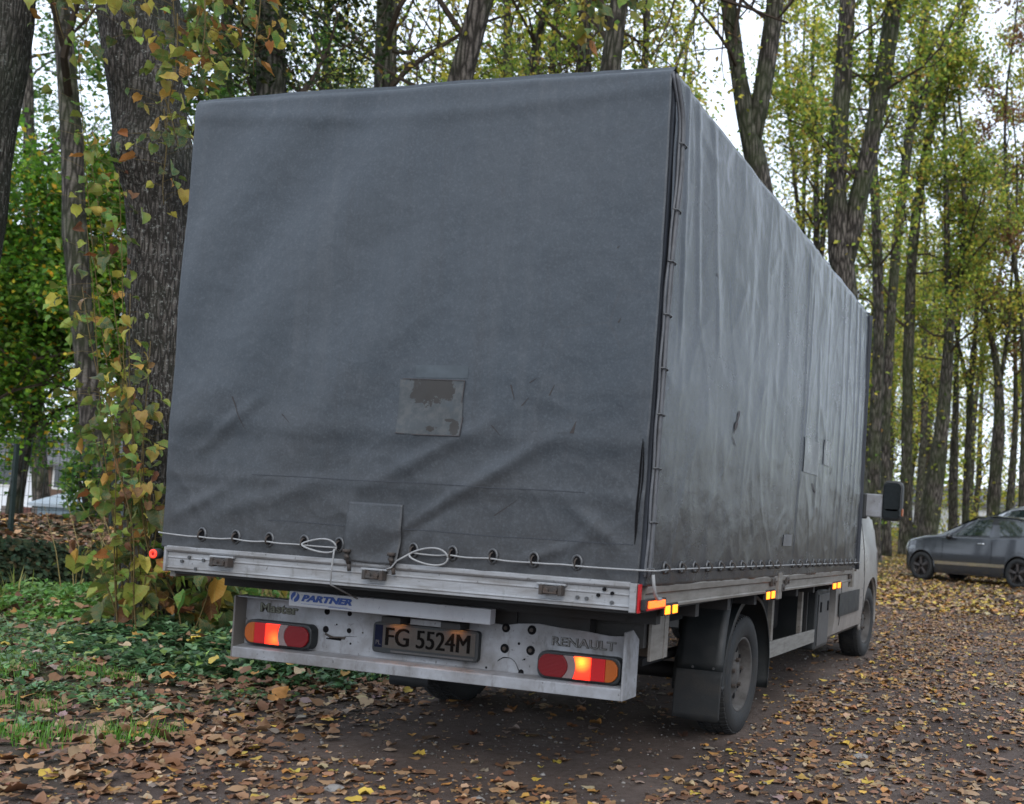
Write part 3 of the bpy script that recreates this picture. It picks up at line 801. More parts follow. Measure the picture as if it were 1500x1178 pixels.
add_tree([[(60, 740, 26), (50, 500, 22), (40, 100, 16)]], 31, 'tall sparse lime whose small leaves speckle the sky at the upper left', 'green', H=22, hmin=6, nlimb=24, lpt=11, leaf=.13, limb_len=3.4, seed=63, epi=40, group='trees on the plateau')
add_tree([[(330, 740, 30), (330, 300, 24), (330, 60, 18)]], 25, 'leafy green lime behind the top left corner of the tarpaulin', 'green', H=17, hmin=7, nlimb=34, lpt=26, leaf=.13, limb_len=3.2, seed=64, epi=40, group='trees on the plateau')
add_tree([[(470, 740, 24), (470, 300, 18), (480, 80, 13)]], 29, 'small-leaved yellowing tree in the sky gap right of the ivy-clad trunk', 'mixed', H=17, hmin=9, nlimb=18, lpt=16, leaf=.12, limb_len=3.0, seed=65, epi=40, group='trees on the plateau')
# the near trunk cut by the left edge
add_tree([[(-95, 780, 76), (-66, 600, 62), (-40, 420, 58), (-23, 300, 62), (-17, 200, 62), (-2, 120, 66), (7, 60, 70), (12, 0, 74), (16, -60, 74)]], 8, 'dark leaning trunk cut off by the left edge of the photo', 'green', H=10, hmin=7.5, nlimb=8, lpt=10, leaf=.09, seed=70, epi=10, near=True, nseg=28, mat=m_bark_near, group='trunks in front of the bank')

# the big furrowed lime beside the truck: modelled closer
def big_tree():
    z = 8.7
    st = [(241, 925, 112), (241, 880, 106), (240, 800, 104), (238, 700, 98), (236, 600, 96), (236, 500, 92), (240, 420, 88), (238, 350, 88), (236, 290, 90), (230, 235, 108), (222, 190, 102), (214, 130, 104), (206, 60, 106), (200, 0, 108), (194, -60, 106)]
    rng = np.random.default_rng(77)
    P, W = ext_up(st, z, 9.5, rng); P, W = smooth_path(P, W, .03)
    nseg = 210; mb = MB(); gz = float(terrain(P[0][0], P[0][1]))
    def rf(i, k, p):
        a = 2 * PI * k / nseg
        q = Vector((math.cos(a), math.sin(a), p.z * .5))
        r = 1 + .10 * noise.noise(q * 1.4) + .05 * noise.noise(q * 3.0)
        # long furrows in the bark
        w = a * 19 + 2.6 * noise.noise(Vector((math.cos(a) * 2, math.sin(a) * 2, p.z * 1.1))) + 1.2 * noise.noise(Vector((math.cos(a) * 5, math.sin(a) * 5, p.z * 5)))
        r += .034 * (abs(math.sin(w)) ** .6 - .5) * (.6 + .9 * abs(noise.noise(Vector((math.cos(a) * 7, math.sin(a) * 7, p.z * 3.5))))) + .022 * noise.noise(Vector((math.cos(a) * 14, math.sin(a) * 14, p.z * 9)))
        # burls
        for (hz, ha, hr, hh) in ((4.0, -.3, .25, .28), (3.85, .6, .25, .2), (1.9, .0, .22, .10), (2.9, -1.2, .2, .13), (5.2, 2.5, .2, .2)):
            da = math.atan2(math.sin(a - ha - 4.2), math.cos(a - ha - 4.2))
            r += hh * math.exp(-((p.z - hz) / hr) ** 2 - (da / .55) ** 2) * (1 + .5 * noise.noise(q * 9))
        r *= 1 + .20 * math.exp(-max(0, p.z - gz) / .3) * (1 + .4 * math.sin(5 * a))
        return r
    mb.tube([tuple(p) for p in P], list(W), nseg, True, rf)
    base = P[0].copy(); base[2] = gz
    root = empty('lime_tree', tuple(base)); tag(root, 'big old lime tree with deeply furrowed bark standing beside the left side of the truck', 'tree', 'trunks in front of the bank')
    o = mb.build('trunk', m_bark_near, root, True, fixn=False); o.location = tuple(-base)
    bb = MB(); tw = []
    for j in range(10):
        i = int(len(P) * (.72 + .027 * j)); a = rng.uniform(0, 2 * PI)
        grow(bb, P[min(i, len(P) - 1)], (math.cos(a) * .8, math.sin(a) * .8, .5), 2.4, .05, 2, rng, tw)
    o = bb.build('branches', m_twig, root, False, fixn=False); o.location = tuple(-base)
    A = np.array([t[0] for t in tw]); B = np.array([t[1] for t in tw]); n = len(tw) * 9
    i = rng.integers(0, len(tw), n); LP = A[i] + (B[i] - A[i]) * rng.uniform(0, 1.1, n)[:, None] + rng.normal(0, .1, (n, 3))
    V, F, Cc = leaves_at(LP, .11, 'yellow', rng)
    o = link('foliage', np_mesh('foliage', V, F, Cc), m_crown, root); o.location = tuple(-base)
    return root, P, W
big_root, BIGP, BIGW = big_tree()

# ------------------------------------------------------------------ leafy shoots round the big trunk, every leaf built
def veined(name):
    m = N(name)
    a = m.n.new('ShaderNodeAttribute'); a.attribute_name = 'leaf_colour'
    oi = m.n.new('ShaderNodeObjectInfo')
    sx = m.n.new('ShaderNodeSeparateXYZ'); m.l.new(m.tc.outputs['Object'], sx.inputs[0])
    ax = m.math('ABSOLUTE', sx.outputs['X'])
    w = m.math('SINE', m.math('MULTIPLY', m.math('SUBTRACT', sx.outputs['Y'], m.math('MULTIPLY', ax, .8)), 42.0))
    vein = m.ramp(w, [(0.80, 0.0), (1.0, .55)])
    mid = m.ramp(ax, [(0.0, 1.0), (0.022, 0.0)])
    v = m.math('MAXIMUM', vein, mid)
    off = m.n.new('ShaderNodeVectorMath'); off.operation = 'ADD'; m.l.new(m.tc.outputs['Object'], off.inputs[0])
    cx = m.n.new('ShaderNodeCombineXYZ'); m.l.new(m.math('MULTIPLY', oi.outputs['Random'], 60.0), cx.inputs[0]); m.l.new(cx.outputs[0], off.inputs[1])
    bl = m.noise(3.2, 4, .65, off.outputs[0])
    c = m.mix(m.ramp(bl, [(.46, 0.0), (.66, .75)]), a.outputs['Color'], m.mix(.5, a.outputs['Color'], (.30, .15, .03)))
    c = m.mix(m.ramp(m.noise(9, 4, .7, off.outputs[0]), [(.60, 0.0), (.70, .7)]), c, (.09, .05, .02))
    c = m.mix(m.math('MULTIPLY', v, .35), c, (.42, .42, .16))
    hs = m.n.new('ShaderNodeHueSaturation'); m.l.new(c, hs.inputs['Color'])
    m.l.new(m.math('ADD', .72, m.math('MULTIPLY', oi.outputs['Random'], .6)), hs.inputs['Value'])
    m.l.new(m.math('ADD', .47, m.math('MULTIPLY', oi.outputs['Random'], .05)), hs.inputs['Hue'])
    c = hs.outputs['Color']
    m.color(c); m.set(Roughness=.48); m.b.inputs['Specular IOR Level'].default_value = .35
    m.bump(v, .5, .01)
    t = m.n.new('ShaderNodeBsdfTranslucent'); x = m.n.new('ShaderNodeMixShader'); x.inputs[0].default_value = .38
    m.l.new(c, t.inputs['Color']); m.l.new(m.b.outputs[0], x.inputs[1]); m.l.new(t.outputs[0], x.inputs[2]); m.l.new(x.outputs[0], m.o.inputs['Surface'])
    return m.m
m_leaf_near = veined('veined_leaf')
def near_leaf_meshes():
    out = []
    cols = [((.08, .19, .04), 'g'), ((.16, .27, .05), 'g'), ((.03, .085, .035), 'd'), ((.045, .11, .04), 'd'), ((.32, .32, .05), 'y'), ((.22, .28, .05), 'y'), ((.40, .33, .06), 'y'), ((.36, .17, .04), 'o'), ((.15, .07, .035), 'b')]
    for s in range(5):
        V0, F0 = heart_leaf(.12 + .14 * s, .45 - .22 * s, 40 + s)
        rs = np.random.default_rng(70 + s); V0[3:, :2] *= rs.normal(1, .10, (10, 1)); V0[:, 0] *= (.82, 1.0, .9, 1.05, .75)[s]; V0[:, 0] += .12 * (s - 2) / 2 * V0[:, 1]; V0[:, 2] += rs.normal(0, .05, 13)
        # finer outline: subdivide once and tooth the rim
        me0 = bpy.data.meshes.new('t'); me0.from_pydata([tuple(v) for v in V0], [], [tuple(f) for f in F0])
        bm = bmesh.new(); bm.from_mesh(me0); bmesh.ops.subdivide_edges(bm, edges=bm.edges, cuts=1)
        for v in bm.verts:
            if v.is_boundary: v.co.xy *= 1 + .06 * math.sin(v.index * 2.4) + .03
            v.co.z += .02 * noise.noise(v.co * 5)
        bm.to_mesh(me0); bm.free(); me0.polygons.foreach_set('use_smooth', [True] * len(me0.polygons))
        V1 = np.array([v.co[:] for v in me0.vertices])
        V1[:, 1] += .45                               # hang from the stalk
        V1[:, 2] -= .25 * V1[:, 1] ** 2
        for c, tone in cols:
            me = me0.copy(); me.name = 'leaf'
            me.vertices.foreach_set('co', V1.ravel().astype(np.float32))
            ca = me.color_attributes.new('leaf_colour', 'FLOAT_COLOR', 'POINT')
            r = np.random.default_rng(hash(tone) % 999 + s)
            cc = np.ones((len(V1), 4)); rim = np.clip(np.abs(V1[:, 0]) * 2, 0, 1)[:, None]
            cc[:, :3] = np.array(c) * (1 - .25 * rim) + np.array((.28, .18, .05)) * .22 * rim
            ca.data.foreach_set('color', cc.ravel().astype(np.float32))
            me.materials.append(m_leaf_near); out.append((tone, me))
        bpy.data.meshes.remove(me0)
    return out
NLEAF = near_leaf_meshes()
def shoots(name, label, cat, stems, nleaf, tones, size, seed, twig_r=.006, reach=.12):
    """stems: list of world polylines; leaves sit along them on short stalks"""
    rng = np.random.default_rng(seed)
    base = np.array(stems[0][0]); root = empty(name, tuple(base)); tag(root, label, cat)
    segs = []
    for st in stems:
        mb = MB(); P, W = smooth_path(st, np.linspace(twig_r, twig_r * .4, len(st)), .08)
        mb.tube([tuple(p) for p in P], list(W), 5, True)
        o = mb.build('stem', m_stem, root, True, fixn=False); o.location = tuple(-base)
        segs.append(P)
    lens = np.array([len(p) for p in segs], float)
    stalk = MB()
    for k in range(nleaf):
        P = segs[rng.choice(len(segs), p=lens / lens.sum())]
        t = rng.uniform(.12, 1) * (len(P) - 1); i = min(int(t), len(P) - 2); p = P[i] + (P[i + 1] - P[i]) * (t - i)
        a = rng.uniform(0, 2 * PI); s = rng.uniform(*size)
        off = np.array([math.cos(a), math.sin(a), rng.uniform(-.2, .5)]) * rng.uniform(.03, reach)
        q = p + off
        stalk.tube([tuple(p), tuple(p + off * .6 + np.array([0, 0, .01])), tuple(q)], .0016, 3, False)
        tone = rng.choice(list(tones.keys()), p=np.array(list(tones.values())) / sum(tones.values()))
        me = [m for (tt, m) in NLEAF if tt == tone]; me = me[rng.integers(len(me))]
        o = bpy.data.objects.new('leaf', me); COL.objects.link(o); o.parent = root
        yaw = a - PI / 2 + rng.normal(0, .5)
        # +Y of the leaf points outward and droops
        M = Matrix.Translation(Vector(q - base)) @ Matrix.Rotation(yaw, 4, 'Z') @ Matrix.Rotation(rng.normal(-.6, .65), 4, 'X') @ Matrix.Rotation(rng.normal(0, .6), 4, 'Y') @ Matrix.Scale(s, 4)
        o.matrix_local = M
    if stalk.v:
        o = stalk.build('leaf_stalks', m_stem, root, False, fixn=False); o.location = tuple(-base); o['kind'] = 'stuff'
    return root
def pxs(pts, z0, jit=0):
    out = []
    for q in pts:
        zz = q[2] if len(q) > 2 else z0
        out.append(at(q[0], q[1], zz))
    return out
def ground_pt(px, py, off=0.0):
    p = on(px, py, 2, .05); p[2] = float(terrain(p[0], p[1])) - .02; return p
rr = random.Random(4)
# long shoots up the left flank of the trunk
def flank(specs, seed):
    L = []; q = random.Random(seed)
    for (x0, x1, y1, z0) in specs:
        gp = at(x0 + q.uniform(-8, 8), 905, z0); gp[2] = float(terrain(gp[0], gp[1]))
        pts = [gp]
        for k in range(1, 7):
            f = k / 6
            pts.append(at(x0 + (x1 - x0) * f ** 1.2 + 9 * math.sin(f * 5 + x0), 905 + (y1 - 905) * f, z0 - .1 * math.sin(f * 3)))
        L.append(pts)
    return L
shoots('lime_shoots', 'thin outer shoots with large green and yellow leaves left of the old lime trunk', 'shoots', flank(((195, 128, 420, 8.0), (185, 118, 330, 8.1), (200, 130, 180, 8.2), (180, 150, 560, 7.8), (190, 112, 60, 8.3), (175, 140, 620, 7.9)), 1), 290, {'g': 6, 'y': 4.6, 'o': .9, 'd': 3, 'b': .6}, (.045, .115), 3, reach=.30)
shoots('lime_shoots', 'leafy inner shoots growing up against the bark of the old lime trunk', 'shoots', flank(((215, 190, 430, 8.0), (228, 205, 640, 7.9), (205, 175, 520, 7.9), (222, 214, 500, 8.0), (210, 165, 250, 8.1), (200, 170, 660, 7.7)), 2), 230, {'g': 5, 'y': 4, 'o': 1.2, 'd': 3.2, 'b': 1.2}, (.045, .11), 4, reach=.20)
def thicket(xa, xb, n, seed):
    L = []; q = random.Random(seed)
    for k in range(n):
        x0 = q.uniform(xa, xb); gp = on(x0, q.uniform(895, 945), 2, .05); gp[2] = float(terrain(gp[0], gp[1]))
        lean = q.uniform(-.4, .35); h = q.uniform(.45, 1.2)
        L.append([gp, gp + np.array([lean * .3, q.uniform(-.1, .1), h * .4]), gp + np.array([lean * .7, q.uniform(-.15, .15), h * .75]), gp + np.array([lean, q.uniform(-.2, .2), h])])
    return L
shoots('lime_thicket', 'bushy thicket of large yellow, green and rusty leaves at the foot of the old lime', 'shrub', thicket(165, 265, 24, 5), 290, {'g': 4.5, 'y': 3.2, 'o': .9, 'd': 4.0, 'b': 2.8}, (.085, .17), 5, reach=.2)
shoots('lime_thicket', 'darker broad-leaved thicket right of the lime foot, reaching behind the white bumper', 'shrub', thicket(255, 345, 22, 6), 270, {'g': 4.0, 'y': 2.2, 'o': .5, 'd': 6.0, 'b': 3.2}, (.085, .18), 7, reach=.2)
# twigs hanging from above
L = []
for (xa, ya, xb, yb, z0) in ((240, -60, 262, 60, 7.8), (300, -60, 275, 110, 7.7), (330, -50, 330, 20, 7.9), (360, -40, 350, 60, 8.0), (150, -60, 120, 70, 7.9), (180, -60, 200, 60, 7.6), (60, -50, 95, 60, 8.0), (260, 20, 245, 200, 7.7), (240, 140, 262, 215, 7.8), (300, 0, 290, 130, 7.6), (240, 160, 240, 300, 8.0), (380, -50, 372, 110, 7.9)):
    L.append([at(xa, ya, z0), at(.6 * xa + .4 * xb + 6, .6 * ya + .4 * yb, z0), at(.2 * xa + .8 * xb - 4, .2 * ya + .8 * yb, z0), at(xb, yb, z0)])
shoots('lime_twigs', 'twigs of green, yellow and orange leaves hanging across the top of the old lime', 'twigs', L, 290, {'g': 4.6, 'y': 4.2, 'o': 1.9, 'd': 3, 'b': .8}, (.045, .12), 6, reach=.28)
# leaves hanging before the trunks over the roof
L = [[at(850, -60, 11), at(856, 0, 11), at(860, 50, 11)], [at(880, -60, 11), at(872, 0, 11), at(868, 70, 11)], [at(900, -60, 11), at(915, -10, 11), at(935, 15, 11)]]
shoots('lime_twigs', 'leafy hanging twigs in front of the stoutest trunk over the truck roof', 'twigs', L, 46, {'g': 3, 'y': 4, 'o': 1.2, 'd': 3}, (.10, .17), 8, reach=.15)

# thin brown stems of undergrowth behind the rear board, left
rng = np.random.default_rng(90)
mb = MB()
for k in range(420):
    x = rng.uniform(-7.2, -2.9); y = rng.uniform(4.2, 8.6); b = np.array([x, y, float(terrain(x, y))]); h = rng.uniform(.4, 1.1)
    mb.tube([tuple(b), tuple(b + np.array([rng.normal(0, .07), rng.normal(0, .07), h * .5])), tuple(b + np.array([rng.normal(0, .16), rng.normal(0, .16), h]))], [.006, .005, .002], 3, False)
o = mb.build('undergrowth', flat('dry_stems', (.24, .19, .08), .8, .2), None, False, fixn=False)
tag(o, 'thin dry stems of undergrowth seen under the left end of the rear board', 'undergrowth', kind='stuff')
n = 2600
x = rng.uniform(-7.2, -3, n); y = rng.uniform(4.4, 8.6, n)
V, F, Cc = scatter(oval_leaf(3), np.stack([x, y, terrain(x, y) + rng.uniform(.02, .65, n)], -1), rotmats(n, rng.uniform(0, 1.3, n), rng), rng.uniform(.05, .11, n), pick([(.2, .24, .04), (.32, .27, .05), (.08, .13, .03), (.14, .08, .03)], [4, 3, 3, 2], n, rng))
tag(link('undergrowth', np_mesh('undergrowth', V, F, Cc), m_green), 'yellow-green leaves of the undergrowth behind the foot of the old lime', 'undergrowth', kind='stuff')
# shrub beside the shed
rng = np.random.default_rng(91)
def shrub(px_, py_, z, rx, rz, n, pal, label, seed, leaf=.1):
    r = np.random.default_rng(seed); c = at(px_, py_, z); gz = float(terrain(c[0], c[1]))
    root = empty('shrub', (c[0], c[1], gz)); tag(root, label, 'shrub')
    bb = MB()
    for k in range(14):
        a = r.uniform(0, 2 * PI); e = np.array([math.cos(a) * rx * .7, math.sin(a) * rx * .7, rz * r.uniform(.8, 1.7)])
        bb.tube([(0, 0, 0), tuple(e * .5 + np.array([0, 0, .1])), tuple(e)], [.02, .012, .004], 4, False)
    bb.build('stems', m_twig, root, fixn=False)
    d = r.normal(0, 1, (n, 3)); d /= np.linalg.norm(d, axis=1)[:, None]; rad = r.uniform(.45, 1, n)[:, None] ** .6
    lump = 1 + .3 * np.sin(d[:, :1] * 5 + seed) * np.cos(d[:, 1:2] * 4)
    Pp = d * rad * lump * np.array([rx, rx, rz]); Pp[:, 2] += rz * .95
    V, F, Cc = leaves_at(Pp, leaf, pal, r, .7)
    link('foliage', np_mesh('foliage', V, F, Cc), m_crown, root)
shrub(128, 745, 15.5, .42, .62, 1100, 'green', 'green shrub on the plateau between the pale shed and the grey trunk', 92, .1)
shrub(1290, 800, 47, 1.0, 1.3, 900, 'yellow', 'yellowing bush at the lane side behind the wing mirror', 93, .16)
shrub(1395, 780, 52, 1.4, 1.6, 900, 'yellow', 'yellow bush beyond the bonnet of the dark car', 94, .16)

# trees farther back: built once in a few forms, then copied
def far_tree(seed, pal, H):
    r = np.random.default_rng(seed)
    root = empty('lime_tree', (0, 0, 0)); tb, bb = MB(), MB(); tw = []
    pts = [(0, 0, -.3)]; d = np.array([0, 0, 1.0])
    for k in range(9):
        d = d + np.array([*r.normal(0, .05, 2), 0]); d /= np.linalg.norm(d); pts.append(tuple(np.array(pts[-1]) + d * H / 9))
    P, W = smooth_path(pts, np.linspace(.26, .05, 10) * r.uniform(.8, 1.2), 1.0)
    trunk_mesh(tb, P, W, 8, .12, seed, .3, 0)
    for j in range(20):
        i = int(len(P) * (.16 + .82 * j / 20)); a = r.uniform(0, 2 * PI); el = r.uniform(.1, .9)
        grow(bb, P[min(i, len(P) - 1)], (math.cos(a) * math.cos(el), math.sin(a) * math.cos(el), math.sin(el)), r.uniform(2, 4) * (1.2 - .6 * j / 20), .05, 1, r, tw)
    tb.build('trunk', m_bark, root, True, fixn=False); bb.build('branches', m_twig, root, fixn=False)
    A = np.array([t[0] for t in tw]); B = np.array([t[1] for t in tw]); n = len(tw) * 22
    tw_w = np.exp(r.normal(0, .9, len(tw))); tw_w /= tw_w.sum()
    i = r.choice(len(tw), n, p=tw_w); LP = A[i] + (B[i] - A[i]) * r.uniform(0, 1.15, n)[:, None] + r.normal(0, .45, (n, 3))
    V, F, Cc = leaves_at(LP, .26, pal, r)
    link('foliage', np_mesh('foliage', V, F, Cc), m_crown, root)
    return root
protos = [far_tree(200, 'yellow', 26), far_tree(201, 'mixed', 29), far_tree(202, 'yellow', 23), far_tree(203, 'mixed', 25), far_tree(204, 'green', 19)]
def copy_tree(o):
    c = o.copy(); COL.objects.link(c)
    for ch in [k for k in bpy.data.objects if k.parent == o]:
        q = ch.copy(); COL.objects.link(q); q.parent = c
    return c
rr = random.Random(12); used = set()
spots = []
for k in range(27):                                       # beyond the row on the right
    spots.append((rr.uniform(1120, 1560), rr.uniform(56, 110), rr.choice([0, 0, 1, 2, 2, 3]), 'distant yellowing tree beyond the row right of the truck'))
for k in range(13):                                       # beyond the truck roof
    spots.append((440 + k * 50 + rr.uniform(-20, 20), rr.uniform(40, 72), rr.choice([0, 2, 3]), 'distant yellowing tree topping the truck roof'))
for k in range(7):
    spots.append((-80 + k * 62, rr.uniform(44, 60), 4, 'distant green tree behind the plateau at the left'))
for px_, z, k, lab in spots:
    p = at(px_, 780, z); src = protos[k]
    o = src if k not in used else copy_tree(src)
    used.add(k)
    s = rr.uniform(.85, 1.15)
    o.location = (p[0], p[1], float(terrain(p[0], p[1]))); o.rotation_euler = (0, 0, rr.uniform(0, 6.28)); o.scale = (s, s, s * rr.uniform(.9, 1.1))
    _r = sorted(q[0] for q in spots if q[3] == lab).index(px_)
    lab2 = lab if 'row right' in lab else lab + ', ' + ['first', 'second', 'third', 'fourth', 'fifth', 'sixth', 'seventh', 'eighth', 'ninth', 'tenth', 'eleventh', 'twelfth', 'thirteenth'][_r] + ' from the left'
    tag(o, lab2, 'tree', 'distant ' + ('trees beyond the row on the right' if 'right' in lab else 'trees beyond the truck roof' if 'roof' in lab else 'trees behind the plateau'))
# the row on the other side of the lane
for i, y in enumerate(np.arange(3, 66, 7.0)):
    src = protos[i % 4]; o = copy_tree(src); x = 10.5 + rr.uniform(-.8, .8) + .02 * y; s = rr.uniform(.8, 1.05)
    o.location = (x, float(y), float(terrain(x, y))); o.rotation_euler = (0, 0, rr.uniform(0, 6.28)); o.scale = (s, s, s)
    tag(o, ['nearest', 'second', 'third', 'fourth', 'fifth', 'sixth', 'seventh', 'eighth', 'farthest', 'last'][i] + ' lime tree of the row across the lane, mirrored in the side curtain', 'tree', 'trees across the lane')
# the wood's far edge
rng = np.random.default_rng(95)
n = 26000
az = rng.uniform(-1.05, .55, n); dist = rng.uniform(105, 150, n)
x = CAM[0] + np.sin(az) * dist; y = CAM[1] + np.cos(az) * dist
h = rng.uniform(.1, 1, n) ** .8 * (10 + 3 * np.sin(az * 23) + 3 * np.sin(az * 57))
P = np.stack([x, y, terrain(x, y) + h], -1)
k = (np.sin(az * 90 + h * .5) + np.sin(h * 1.1 + az * 31) + rng.normal(0, .8, n)) > -.6
V, F, Cc = leaves_at(P[k], .62, 'mixed', rng)
tag(link('woodland', np_mesh('woodland', V, F, Cc), m_crown), 'far edge of the wood reading as one yellow-green mass', 'woodland', kind='stuff')

# ------------------------------------------------------------------ the truck
truck = empty('tarpaulin_truck', (0, 2.07, 0))
tag(truck, 'white truck with a faded grey tarpaulin box, rear lights on, parked on the leafy track', 'truck')
TB = Vector((0, 2.07, 0))
def T(ob, label=None, parent=None):
    """hang a part built in world coordinates on the truck (or on one of its parts)"""
    ob.parent = parent or truck
    ob.location = (-TB if parent is None else Vector((0, 0, 0)))
    if label: ob['label'] = label
    return ob

def tarp_mat(name, side):
    m = N(name)
    base = (.025, .034, .044) if not side else (.029, .037, .048); dusty = (.041, .050, .060) if not side else (.045, .053, .064); grime = (.031, .028, .026)
    f = m.noise(1.6, 6, .62, m.mapping((1, 1, .6) if not side else (1, .7, 1.2)))
    c = m.mix(m.ramp(f, [(.35, 0.0), (.68, 1.0)]), base, dusty)
    sx = m.n.new('ShaderNodeSeparateXYZ'); m.l.new(m.tc.outputs['Object'], sx.inputs[0])
    g = m.noise(3.2, 6, .7, m.mapping((1, 1, 2.2)))
    low = m.ramp(m.math('ADD', sx.outputs['Z'], m.math('MULTIPLY', m.math('SUBTRACT', g, .5), .7)), [(0.0, 0.0), (1.0, 1.0)])
    lowm = m.math('SUBTRACT', 1.0, m.ramp(m.math('MULTIPLY', m.math('SUBTRACT', m.math('ADD', sx.outputs['Z'], m.math('MULTIPLY', m.math('SUBTRACT', g, .5), .9)), .85), .8), [(.1, 0.0), (.8, 1.0)]))
    c = m.mix(m.math('MULTIPLY', lowm, .62), c, grime)
    stk = m.noise(1.0, 6, .7, m.mapping((14, 14, .55)))
    c = m.mix(m.math('MULTIPLY', m.ramp(stk, [(.54, 0.0), (.72, 1.0)]), .22), c, (.075, .08, .086))
    c = m.mix(m.math('MULTIPLY', m.ramp(stk, [(.30, 1.0), (.44, 0.0)]), .25), c, (.024, .024, .026))
    # scuffs and faint streaks
    sc = m.noise(9, 6, .75, m.mapping((1, 1, .35), (0, .5, 0)), 1.2)
    c = m.mix(m.math('MULTIPLY', m.ramp(sc, [(.58, 0.0), (.70, 1.0)]), .20), c, (.09, .095, .105))
    dk = m.noise(5.5, 7, .75, m.mapping((1.3, 1, .8), (0, -.4, .3)), .6)
    c = m.mix(m.math('MULTIPLY', m.ramp(dk, [(.60, 0.0), (.74, 1.0)]), .35), c, (.032, .032, .036))
    # weave speckle
    w = m.noise(105, 3, .7)
    c = m.mix(m.math('MULTIPLY', m.ramp(w, [(.3, 1.0), (.5, 0.0)]), .35), c, (.026, .029, .036))
    c = m.mix(m.math('MULTIPLY', m.ramp(m.noise(80, 3, .75), [(.50, 0.0), (.68, 1.0)]), .30), c, (.085, .098, .11))
    # scratches
    vv = m.n.new('ShaderNodeTexVoronoi'); vv.feature = 'DISTANCE_TO_EDGE'; vv.inputs['Scale'].default_value = 2.3
    m.l.new(m.mapping((1, 1, .8), (0.3, .7, 0)), vv.inputs['Vector'])
    cr = m.math('MULTIPLY', m.ramp(vv.outputs['Distance'], [(0.0, 1.0), (.010, 0.0)]), m.ramp(m.noise(1.3, 4), [(.52, 0.0), (.66, 1.0)]))
    c = m.mix(m.math('MULTIPLY', cr, .45), c, (.035, .037, .042))
    m.color(c)
    m.rough(m.ramp(f, [(.3, .42 if not side else .20), (.7, .56 if not side else .30)]))
    m.b.inputs['Specular IOR Level'].default_value = .42 if not side else .5
    m.bump(m.math('ADD', m.math('MULTIPLY', w, .5), m.math('MULTIPLY', m.noise(26, 5, .6), 1.2)), .30, .004)
    return m.m
m_tarp = tarp_mat('grey_tarpaulin', False)
m_tarp_side = tarp_mat('grey_tarpaulin_side', True); m_tarp_side.node_tree.nodes['Principled BSDF'].inputs['Specular IOR Level'].default_value = .34
m_tarp_dark = flat('tarpaulin_shadow_edge', (.018, .022, .030), .6)
m_alu = worn('aged_aluminium', (.27, .28, .295), (.10, .088, .074), rough=.42, metallic=.25, amount=.7, scale=4, stretch=(1, 1, 5), speck=.7)
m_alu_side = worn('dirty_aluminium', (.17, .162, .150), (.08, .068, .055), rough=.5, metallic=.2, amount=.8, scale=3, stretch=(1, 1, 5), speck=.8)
m_white = worn('chipped_white_paint', (.235, .25, .275), (.062, .052, .044), rough=.5, amount=.95, scale=3.2, speck=.75, bump=.15)
m_sign = worn('sign_white', (.32, .335, .365), (.2, .19, .185), rough=.4, amount=.35, scale=4, speck=.4)
m_frame = worn('chassis_black', (.008, .008, .009), (.022, .019, .016), rough=.7, amount=.5, scale=5)
m_rust = worn('rusty_steel', (.030, .027, .025), (.052, .033, .023), rough=.75, amount=.7, scale=30, bump=.4)
m_blackp = worn('black_plastic', (.007, .010, .012), (.017, .018, .019), rough=.5, amount=.5, scale=8, bump=.2)
m_rubber = worn('rubber', (.006, .008, .010), (.030, .027, .024), rough=.75, amount=.6, scale=12, bump=.3)
m_steel = worn('dusty_wheel_steel', (.060, .057, .055), (.022, .019, .017), rough=.8, metallic=0, amount=.8, scale=9, speck=.5)
m_rope = flat('weathered_rope', (.24, .245, .25), .8, .2)
m_ring = flat('zinc_eyelet', (.085, .088, .092), .45, .5, .6)
m_hole = flat('dark_opening', (.006, .006, .007), .9, .1)
m_cab = worn('dusty_silver_white_paint', (.21, .205, .20), (.12, .10, .085), rough=.32, amount=.6, scale=2.5, bump=.03); 
m_glass = flat('dark_glass', (.012, .018, .018), .06, .8)
m_blue = flat('logo_blue', (.012, .045, .20), .5)
m_ink = flat('plate_ink', (.004, .004, .004), .9, .05)
m_platew = worn('plate_face', (.034, .030, .026), (.018, .015, .013), rough=.45, amount=.6, scale=25, speck=.5)
m_badge = worn('chrome_badge', (.20, .205, .21), (.07, .065, .06), rough=.35, metallic=.5, amount=.6, scale=20)

def wn(x, y, z): return noise.noise(Vector((x, y, z)))
def gauss(a, s): return math.exp(-(a / s) ** 2)
